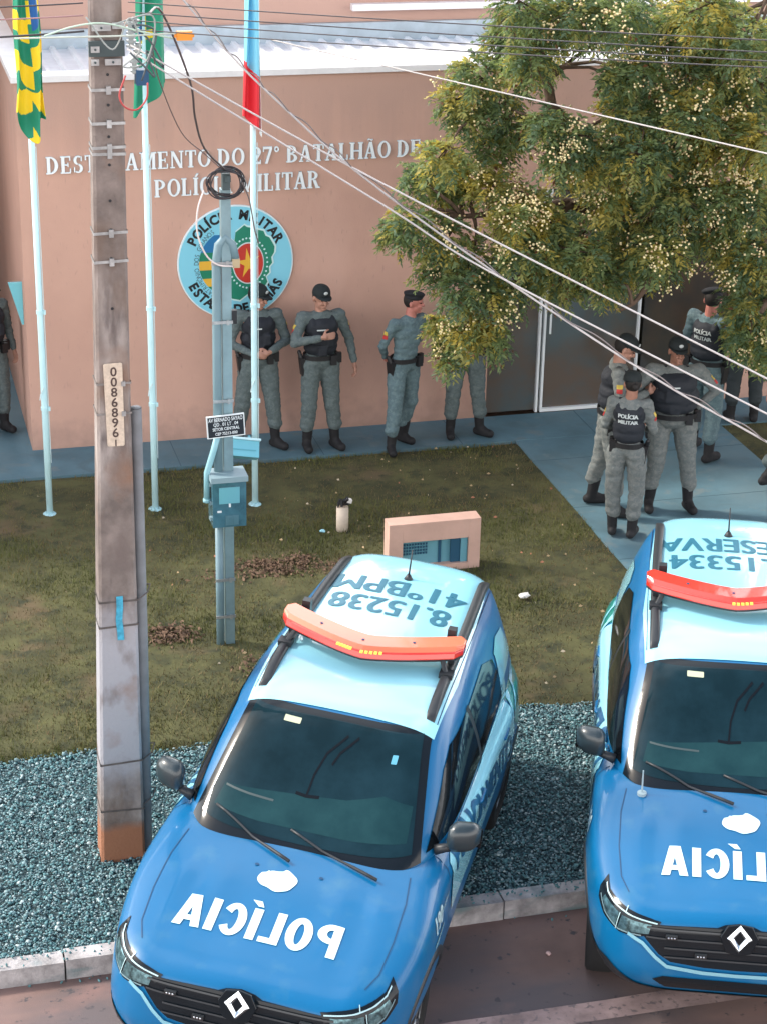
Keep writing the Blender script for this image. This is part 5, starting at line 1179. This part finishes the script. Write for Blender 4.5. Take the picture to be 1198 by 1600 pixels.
        vs=remesh(bm,.0115,'vest',VST,t,2,.004,16,seed=3)
        VT=bvh_of([vs])
        if badge:
            bm=strip_bm([(-.04,0),(.05,.004)],.013); c=V['chs']; decal(bm,VT,(c.x-.04,0,c.z+.03*k),(1,0,0),(0,0,1),.004,.03); obj('name_tape',bm,WHT,vs)
        if text:
            for i,(s_,q) in enumerate((('POLÍCIA',.056),('MILITAR',.056))):
                b=heavy(text_bm(s_,q*k,.0008,.95),.0022); decal(b,VT,(V['chs'].x,0,V['chs'].z+(.035-.062*i)*k),(-1,0,0),(0,0,1),.004,.03); obj('vest_lettering',b,WHT,vs)
    # belt with holster and pouches
    bm=BM(); c=V['wst'].lerp(V['pel'],.62); n=28; bz=.024
    rx,ry=.172*B_*k,.130*B_**1.1*k; rg=[]
    for i in range(n):
        a=2*PI*i/n; rg.append([bm.verts.new((c.x+rr*rx*math.cos(a),c.y-.02*(B_-1)*4+rr*ry*math.sin(a),c.z+zz)) for rr,zz in ((1.03,-bz),(1.06,-bz),(1.06,bz),(1.03,bz))])
    for i in range(n):
        for q in range(4): bm.faces.new((rg[i][q],rg[i][(q+1)%4],rg[(i+1)%n][(q+1)%4],rg[(i+1)%n][q]))
    bmesh.ops.recalc_face_normals(bm,faces=bm.faces); bl=obj('belt',bm,BLT,t)
    sd=-1 if holster=='R' else 1
    bm=BM(); hx=c.x+sd*(rx+.03); bbox(bm,hx-.026,hx+.026,c.y-.05,c.y+.04,c.z-.20,c.z-.01,.014); cap_(bm,(hx+sd*.012,c.y+.02,c.z+.045),(hx,c.y-.01,c.z-.03),.020,.024); bbox(bm,hx-.018,hx+.018,c.y-.035,c.y+.03,c.z-.27,c.z-.19,.012)
    bmesh.ops.rotate(bm,cent=(hx,c.y,c.z),matrix=Matrix.Rotation(sd*.12,3,'Y'),verts=bm.verts); obj('holster',bm,BLT,t,False)
    for (a_,w_) in ((-.35,.03),(-1.0,.032),(.6,.03)):
        bm=BM(); x=c.x-sd*rx*1.08*math.cos(a_); y=c.y+ry*1.1*math.sin(a_); bbox(bm,x-w_,x+w_,y-.024,y+.024,c.z-.075,c.z+.03,.008); obj('belt_pouch',bm,BLT,bl)
    # shoulder patches
    SV=bvh_of([shirt])
    for a,sd in (('R',-1),('L',1)):
        p=V['sh'+a].lerp(V['el'+a],.42); b=poly_bm(roundrect(-.028,.028,-.010,.032,.006)); decal(b,SV,(0,p.y,p.z),(0,-sd,0) if True else 0,(0,0,1),.004,.02) if False else None
        u=Vector((0,sd,0)); b=poly_bm(roundrect(-.030,.030,-.004,.036,.006)); decal(b,SV,p,u,(0,0,1),.004,.015); obj('shoulder_patch',b,PYL,shirt)
        b=poly_bm(roundrect(-.028,.028,-.046,-.006,.006)); decal(b,SV,p,u,(0,0,1),.004,.015); obj('shoulder_patch',b,PRD,shirt)
    if phone:
        bm=BM(); w=V['wrR'].lerp(V['wrL'],.5)+Vector((0,-.10,.03)); bbox(bm,w.x-.035,w.x+.035,w.y-.006,w.y+.006,w.z-.03,w.z+.10,.004); bmesh.ops.rotate(bm,cent=w,matrix=Matrix.Rotation(-.8,3,'X'),verts=bm.verts); return t,bm
    return t
WK=.03
person('officer in black vest and cap with hands clasped, looking right, behind the third flagpole',(3.88,19.32,WK),.0,1.80,dict(elR=(-.30,.0,1.15),wrR=(-.075,-.225,1.085),elL=(.30,.0,1.15),wrL=(.075,-.225,1.105),anR=(-.20,.05,.10),anL=(.17,-.04,.10),knR=(-.16,.01,.50),knL=(.14,-.04,.50),toR=-20,toL=35),hd=(.75,.25),handR=((1,-.25,-.1),(.1,1,.2),.7,1,(0,-.2,1)),handL=((-1,-.3,-.25),(.1,1,0),.7,1,(0,-.2,1)))
person('officer in black vest and cap holding his right hand to his chest',(4.50,19.16,WK),.05,1.80,dict(elR=(-.30,-.10,1.20),wrR=(-.07,-.265,1.29),elL=(.31,.03,1.16),wrL=(.345,-.04,.92),anR=(-.14,0,.10),anL=(.155,-.02,.10),toR=-5,toL=18),hd=(.15,.18),handR=((1,-.15,.15),(0,1,-.2),.35,1,(0,-.2,1)))
person('officer without vest in black beret, hands behind his back, beside the tree leaves',(5.38,19.06,WK),.45,1.70,dict(pel=(-.02,0,.97),wst=(.0,0,1.10),chs=(.02,0,1.30),nck=(.05,0,1.47),hed=(.08,-.02,1.64),shR=(-.16,.02,1.42),shL=(.21,.0,1.43),elR=(-.25,.10,1.17),wrR=(-.13,.19,1.00),elL=(.27,.10,1.17),wrL=(.05,.20,1.0),hpR=(-.11,0,.93),hpL=(.08,0,.93),anR=(-.27,-.10,.10),knR=(-.20,-.07,.5),anL=(.05,.08,.10),knL=(.08,.0,.5),toR=-30,toL=10),hd=(.6,.05),hat='beret',vest=False,uni=UNT,skin=SKR)
person('officer half hidden by leaves, legs apart beside the glass front',(6.10,19.22,WK),.05,1.76,dict(elL=(.30,.0,1.16),wrL=(.33,-.06,.92),elR=(-.28,-.05,1.17),wrR=(-.10,-.22,1.05),anR=(-.17,0,.10),anL=(.15,-.05,.10),knR=(-.15,0,.5),toR=-15,toL=40),hd=(.2,.1),vest=False,hat='cap',uni=UNI)
r_=person('officer in profile looking down at a phone held in both hands',(6.86,16.98,WK),1.25,1.84,dict(chs=(0,-.03,1.30),nck=(0,-.04,1.46),hed=(0,-.09,1.62),shR=(-.18,-.03,1.42),shL=(.18,-.03,1.42),elR=(-.26,-.06,1.17),wrR=(-.08,-.31,1.22),elL=(.26,-.06,1.17),wrL=(.08,-.31,1.22),anR=(-.16,-.08,.10),anL=(.15,.13,.10),knR=(-.13,-.06,.5),knL=(.12,.06,.5),toR=-12,toL=10),hd=(0,.55),uni=UNL,handR=((.6,-.8,.2),(1,.6,0),.8,1,(0,0,1)),handL=((-.6,-.8,.2),(-1,.6,0),.8,1,(0,0,1)),phone=True,group='police officers talking on the walkway')
ph=obj('mobile_phone',r_[1],mat('phone_dark',(.02,.022,.025),.2)); ph.location=r_[0].location; ph.rotation_euler=r_[0].rotation_euler; tag(ph,'dark mobile phone held by the officer in profile','phone')
person('woman officer seen from behind, hair tied under her cap, lettering on her vest',(6.78,16.33,WK),2.62,1.68,dict(elR=(-.24,-.03,1.17),wrR=(-.14,-.25,1.10),elL=(.24,-.03,1.17),wrL=(.14,-.25,1.12),anR=(-.10,.0,.10),anL=(.10,-.03,.10)),hd=(.4,.1),build=.88,uni=UNL,text=True,female=True,group='police officers talking on the walkway',badge=False,skin=SK2)
person('heavily built officer in black vest facing the street, cap with white badge',(7.44,16.86,WK),-.22,1.80,dict(shR=(-.215,.0,1.43),shL=(.215,.0,1.43),elR=(-.40,-.02,1.22),wrR=(-.44,-.24,1.12),elL=(.42,.06,1.22),wrL=(.24,.08,1.02),anR=(-.16,.02,.10),anL=(.22,-.0,.10),knL=(.18,-.02,.5),hpR=(-.12,0,.93),hpL=(.12,0,.93),toR=-5,toL=15),hd=(.1,.12),build=1.32,uni=UNL,skin=SK2,group='police officers talking on the walkway')
person('officer in beret at the right, seen from behind, holding something at waist height',(8.33,18.12,WK),2.15,1.86,dict(elR=(-.28,-.04,1.17),wrR=(-.12,-.30,1.10),elL=(.28,-.04,1.17),wrL=(.12,-.30,1.12),anR=(-.16,.08,.10),anL=(.16,-.12,.10),knL=(.14,-.08,.5)),hd=(.3,.25),hat='beret',build=1.08,uni=UNT,skin=SKR,text=True,group='police officers talking on the walkway',badge=False)
person('officer in dark clothing mostly hidden behind the leaves at the right',(9.20,18.98,WK),2.9,1.76,{},hd=(0,.1),uni=mat('dark_clothing',(.03,.04,.045),.8),vest=True,group='police officers talking on the walkway',badge=False)
person('officer striding off the right edge, only the trailing leg showing',(8.96,17.22,WK),1.75,1.78,dict(anR=(-.05,.36,.16),knR=(-.09,.10,.52),anL=(.08,-.34,.10),knL=(.10,-.20,.5),elR=(-.27,-.12,1.18),wrR=(-.28,-.30,1.0),elL=(.27,.14,1.18),wrL=(.28,.16,.94),toR=0,toL=0),uni=UNI,group='police officers talking on the walkway')
person('officer in black vest cut by the left edge beside the corner of the station',(1.23,20.28,WK),.5,1.72,dict(elR=(-.27,.0,1.16),wrR=(-.2,-.2,1.05)),hd=(.3,.1),uni=UNI)
# ================================================================ TREE
CL=[(5.31,16.77,4.38,0.26),(5.18,16.9,4.16,0.22),(5.55,16.84,4.16,0.24),(5.7,16.91,3.83,0.2),(5.27,16.87,3.97,0.18),(5.5,16.95,3.67,0.19),(4.92,16.43,3.74,0.22),(4.82,16.79,3.48,0.19),(5.28,17.03,3.43,0.25),(5.5,16.75,3.38,0.24),(5.14,17.04,3.27,0.16),(4.68,16.57,3.15,0.22),(4.64,16.85,2.98,0.15),(4.99,16.59,2.98,0.27),(5.33,16.72,2.74,0.3),(5.0,16.84,2.65,0.16),(5.09,16.39,2.57,0.22),(5.39,16.46,2.4,0.28),(5.22,16.56,2.14,0.21),(5.16,17.06,1.99,0.13),(5.21,16.93,1.77,0.14),(5.4,16.42,2.07,0.19),(5.74,16.81,2.47,0.31),(5.67,16.32,2.9,0.27),(5.85,16.61,4.81,0.33),(6.03,17.41,4.59,0.34),(6.0,16.25,4.97,0.28),(6.43,17.12,4.74,0.29),(5.67,16.41,4.58,0.24),(6.18,17.88,4.25,0.26),(6.31,16.15,4.98,0.32),(6.93,17.61,4.63,0.35),(6.83,16.55,4.74,0.33),(7.18,17.48,4.64,0.35),(7.01,15.9,5.0,0.37),(7.3,16.65,4.85,0.39),(7.35,15.7,4.82,0.34),(7.89,16.94,4.63,0.36),(7.71,16.25,4.27,0.35),(8.18,17.34,4.04,0.37),(7.23,16.29,4.39,0.35),(7.66,17.04,4.33,0.36),(6.94,16.42,4.15,0.29),(7.42,17.79,3.78,0.31),(6.55,16.23,4.06,0.24),(6.9,17.39,3.9,0.26),(5.53,16.36,4.99,0.25),(5.61,16.93,4.67,0.16),(6.06,16.24,3.91,0.21),(6.65,17.54,3.5,0.23),(6.33,16.28,3.69,0.29),(6.72,17.26,3.39,0.3),(5.94,16.21,3.73,0.21),(6.49,17.5,3.32,0.23),(6.56,15.98,3.78,0.32),(7.06,17.43,3.46,0.34),(7.04,16.29,3.78,0.34),(7.63,17.72,3.33,0.37),(7.4,16.14,3.85,0.35),(7.78,17.09,3.69,0.37),(7.56,15.72,3.94,0.34),(8.01,16.54,3.64,0.36),(5.78,16.29,4.05,0.15),(6.15,17.03,3.87,0.15),(5.78,16.49,3.21,0.25),(6.11,17.38,2.89,0.27),(6.0,16.47,3.09,0.25),(6.28,17.5,2.7,0.27),(5.53,16.27,3.19,0.21),(6.42,16.38,3.32,0.23),(6.87,17.75,2.9,0.25),(6.78,16.64,3.09,0.33),(7.33,17.84,2.84,0.35),(6.97,16.18,3.35,0.34),(7.4,17.0,3.16,0.35),(7.36,16.09,3.35,0.36),(8.14,17.59,2.83,0.39),(7.69,16.0,3.36,0.35),(8.26,17.09,3.06,0.37),(6.15,16.3,2.86,0.32),(6.45,17.33,2.58,0.34),(6.68,16.7,2.69,0.33),(7.29,18.17,2.24,0.36),(6.87,16.14,2.9,0.32),(7.16,16.91,2.6,0.34),(7.43,16.4,3.0,0.27),(7.96,17.39,2.65,0.29),(7.77,16.18,2.78,0.39),(8.42,17.41,2.43,0.42),(7.87,16.17,2.35,0.36),(8.32,17.1,1.98,0.38),(7.79,16.18,2.63,0.25),(8.35,17.11,2.29,0.26),(6.07,16.55,2.57,0.25),(6.34,17.26,2.41,0.26),(6.46,16.52,2.56,0.22),(6.96,17.59,2.19,0.24),(7.84,16.26,2.02,0.22),(8.36,17.24,1.62,0.23),(8.02,16.24,1.89,0.21),(8.6,17.22,1.44,0.22),(7.09,16.31,4.72,0.29),(7.84,17.79,4.43,0.31),(7.38,16.11,4.58,0.29),(7.84,16.94,4.32,0.3),(6.63,16.28,4.46,0.23),(7.19,17.54,4.16,0.25),(6.97,15.96,4.13,0.28),(7.57,17.28,3.79,0.31),(6.41,16.3,4.41,0.12),(6.94,17.5,4.13,0.13)]
TR=thing('street_tree','large spreading tree with drooping leaves and pale yellow flower clusters','tree',(9.9,16.2,0))
TO=Vector((9.9,16.2,0))
m_bark=mat('bark_brown',(.10,.065,.045),.95,var=.4,scale=12,bump=1,bscale=30,dist=.01)
def leafmat(name,c,tr):
    m=bpy.data.materials.new(name); m.use_nodes=True; nt=m.node_tree; b=nt.nodes['Principled BSDF']; b.inputs['Base Color'].default_value=(*c,1); b.inputs['Roughness'].default_value=.55; b.inputs['Specular IOR Level'].default_value=.35
    tl=nt.nodes.new('ShaderNodeBsdfTranslucent'); tl.inputs[0].default_value=(*tr,1); mx=nt.nodes.new('ShaderNodeMixShader'); mx.inputs[0].default_value=.45
    nt.links.new(b.outputs[0],mx.inputs[1]); nt.links.new(tl.outputs[0],mx.inputs[2]); nt.links.new(mx.outputs[0],nt.nodes['Material Output'].inputs[0]); return m
LM=[leafmat('leaf_deep_green',(.105,.165,.095),(.20,.30,.12)),leafmat('leaf_mid_green',(.165,.225,.10),(.32,.40,.12)),leafmat('leaf_olive',(.27,.27,.09),(.50,.48,.12)),leafmat('leaf_yellowing',(.42,.35,.09),(.65,.52,.08)),leafmat('leaf_rust_brown',(.16,.08,.04),(.25,.10,.04))]
rg=np.random.default_rng(11)
EX=[(5.6,16.6,5.4,.5),(6.3,16.6,5.6,.6),(7.2,16.3,5.6,.7),(8.2,16.2,5.6,.8),(9.2,16,5.5,.9),(10.2,16.2,5.0,1.0),(11.2,16.2,4.2,1.0),(10.8,15.8,3.2,.8),(10.0,17.2,3.8,.9),(9.6,15.2,4.5,.8),(11.6,17,3.4,.8),(8.8,16.5,6.2,.9),(10,16.4,6.2,1.0)]
# a leaflet spray: clump -> sprays (short twigs) -> leaflets along the twig, drooping
LV=[];LMI=[];twigs=[]
def sprays(c,r,n,lf):
    c=np.array(c)
    for i in range(n):
        d=rg.normal(0,1,3); d/=np.linalg.norm(d); d[2]=d[2]*.8+.12
        st=c+d*r*rg.uniform(.25,.75); L=rg.uniform(.09,.17); out=d+np.array([0,0,-.08]); out/=np.linalg.norm(out)
        m=rg.choice([0,1,2,3],p=[.34,.40,.21,.05]); 
        if noise.noise((st[0]*1.3,st[1]*1.3,st[2]*1.3))>.18 : m=min(3,m+1)
        for k in range(lf):
            t=(k+.5)/lf; p=st+out*L*t+np.array([0,0,-.10*t*t]); sd=1 if k%2 else -1
            lat=np.cross(out,[0,0,1.0]); ln=np.linalg.norm(lat); lat=lat/ln if ln>.05 else np.array([1,0,0.])
            ld=lat*sd*rg.uniform(.5,1)+out*.5+np.array([0,0,-rg.uniform(-.05,.5)])+rg.normal(0,.18,3); ld/=np.linalg.norm(ld)
            wv=np.cross(ld,rg.normal(0,1,3)+np.array([0,0,1.5])); wv/=np.linalg.norm(wv)+1e-6
            l=rg.uniform(.04,.072); w=l*rg.uniform(.16,.24)
            LV.append((p,p+ld*l*.45+wv*w,p+ld*l+np.array([0,0,-.008]),p+ld*l*.45-wv*w)); LMI.append(4 if rg.random()<.012 else m)
for (x,y,z,r) in CL:
    sprays((x,y,z),r*1.0,int(60+540*r*r*1.4),14)
for (x,y,z,r) in EX: sprays((x,y,z),r,90,9)
V=np.array(LV).reshape(-1,3)-np.array(TO); n=len(LV)
from_np('crown',V,np.arange(4*n).reshape(-1,4),LM,TR,mi=np.array(LMI))
# trunk and limbs
limbs=[([(9.9,16.2,-.2),(9.8,16.2,1.0),(9.5,16.25,2.0),(9.0,16.3,2.8)],[.24,.20,.18,.15]),
 ([(9.0,16.3,2.8),(8.3,16.5,2.95),(7.6,16.8,2.95),(6.96,16.95,3.02),(6.3,16.9,3.15),(5.7,16.85,3.1),(5.1,16.8,3.1)],[.13,.11,.10,.08,.05,.035,.02]),
 ([(7.6,16.8,2.95),(7.0,16.9,3.5),(6.3,16.95,3.75),(6.05,16.98,4.0),(5.95,16.95,4.6),(5.8,16.8,5.2)],[.08,.07,.055,.05,.035,.02]),
 ([(6.3,16.9,3.75),(5.8,16.9,3.9),(5.4,16.85,4.05)],[.04,.03,.015]),
 ([(6.3,16.9,3.15),(5.9,16.7,2.7),(5.5,16.6,2.3),(5.3,16.6,2.0)],[.04,.03,.02,.012]),
 ([(9.0,16.3,2.8),(8.6,16.2,3.8),(8.1,16.2,4.7),(7.4,16.3,5.3)],[.12,.09,.06,.03]),
 ([(9.5,16.2,2.1),(10.2,16.2,3.2),(10.9,16.2,4.0)],[.12,.09,.05]),
 ([(8.3,16.5,2.95),(8.0,15.9,2.6),(7.7,15.7,2.4)],[.05,.035,.02]),([(7.6,16.8,2.95),(7.0,16.4,2.6),(6.6,16.3,2.3)],[.05,.035,.015])]
lp=[]
for pts,rs in limbs:
    P=[Vector(p)-TO for p in pts]; bm=BM(); q=[];rr=[]
    for i in range(len(P)-1):
        for k_ in range(6):
            t=k_/6; p=P[i].lerp(P[i+1],t); p+=Vector((noise.noise(p*1.7),noise.noise(p*1.7+Vector((5,0,0))),noise.noise(p*1.7+Vector((0,5,0)))))*.09*(1 if (i or k_) else 0); q.append(p); rr.append((rs[i]*(1-t)+rs[i+1]*t)*(1+.08*noise.noise(p*6))); lp.append((p,rr[-1]))
    q.append(P[-1]); rr.append(rs[-1]); tube(bm,q,rr,10); obj('trunk' if pts[0][2]<0 else 'limb',bm,m_bark,TR,True)
bm=BM()
for (x,y,z,r) in CL+EX:
    c=Vector((x,y,z))-TO; b,br=min(lp,key=lambda a:(a[0]-c).length)
    mid=b.lerp(c,.5)+Vector((rg.normal()*.08,rg.normal()*.08,.06)); tube(bm,[b,b.lerp(mid,.5)+Vector((0,0,.02)),mid,c],[.022,.018,.014,.006],6,False)
    for k_ in range(5):
        d=Vector(rg.normal(0,1,3)).normalized(); tube(bm,[mid.lerp(c,.6),c+d*r*.5,c+d*r*.9+Vector((0,0,-.04))],[.009,.006,.003],4,False)
tag(obj('branches',bm,m_bark,TR),kind='stuff')
# flower / fruit clusters
ico=BM(); bmesh.ops.create_icosphere(ico,subdivisions=1,radius=1); me=bpy.data.meshes.new('t'); ico.to_mesh(me); ico.free(); iv=np.array([v.co for v in me.vertices]); if_=np.array([list(p.vertices) for p in me.polygons])
C_=[]
for (x,y,z,r) in CL:
    if rg.random()<.5: continue
    for q in range(int(rg.integers(4,10))):
        d=rg.normal(0,1,3); d[1]-=.7; d[2]+=.25; d[0]-=.35; d/=np.linalg.norm(d); c0=np.array([x,y,z])+d*r*rg.uniform(.9,1.15)
        for k_ in range(int(rg.integers(9,22))): C_.append(c0+rg.normal(0,1,3)*np.array([.045,.045,.038]))
C_=np.array(C_)-np.array(TO); n=len(C_); rad=rg.uniform(.007,.013,n)
V=(iv[None]*rad[:,None,None]+C_[:,None]).reshape(-1,3); Fc=(if_[None]+np.arange(n)[:,None,None]*12).reshape(-1,3)
tag(from_np('blossom',V,Fc,[mat('blossom_cream',(.72,.62,.34),.6),mat('blossom_tan',(.50,.36,.20),.7)],TR,mi=np.repeat((rg.random(n)<.35).astype(int),20),smooth=True),kind='stuff')
print('LEAVES',len(LV))
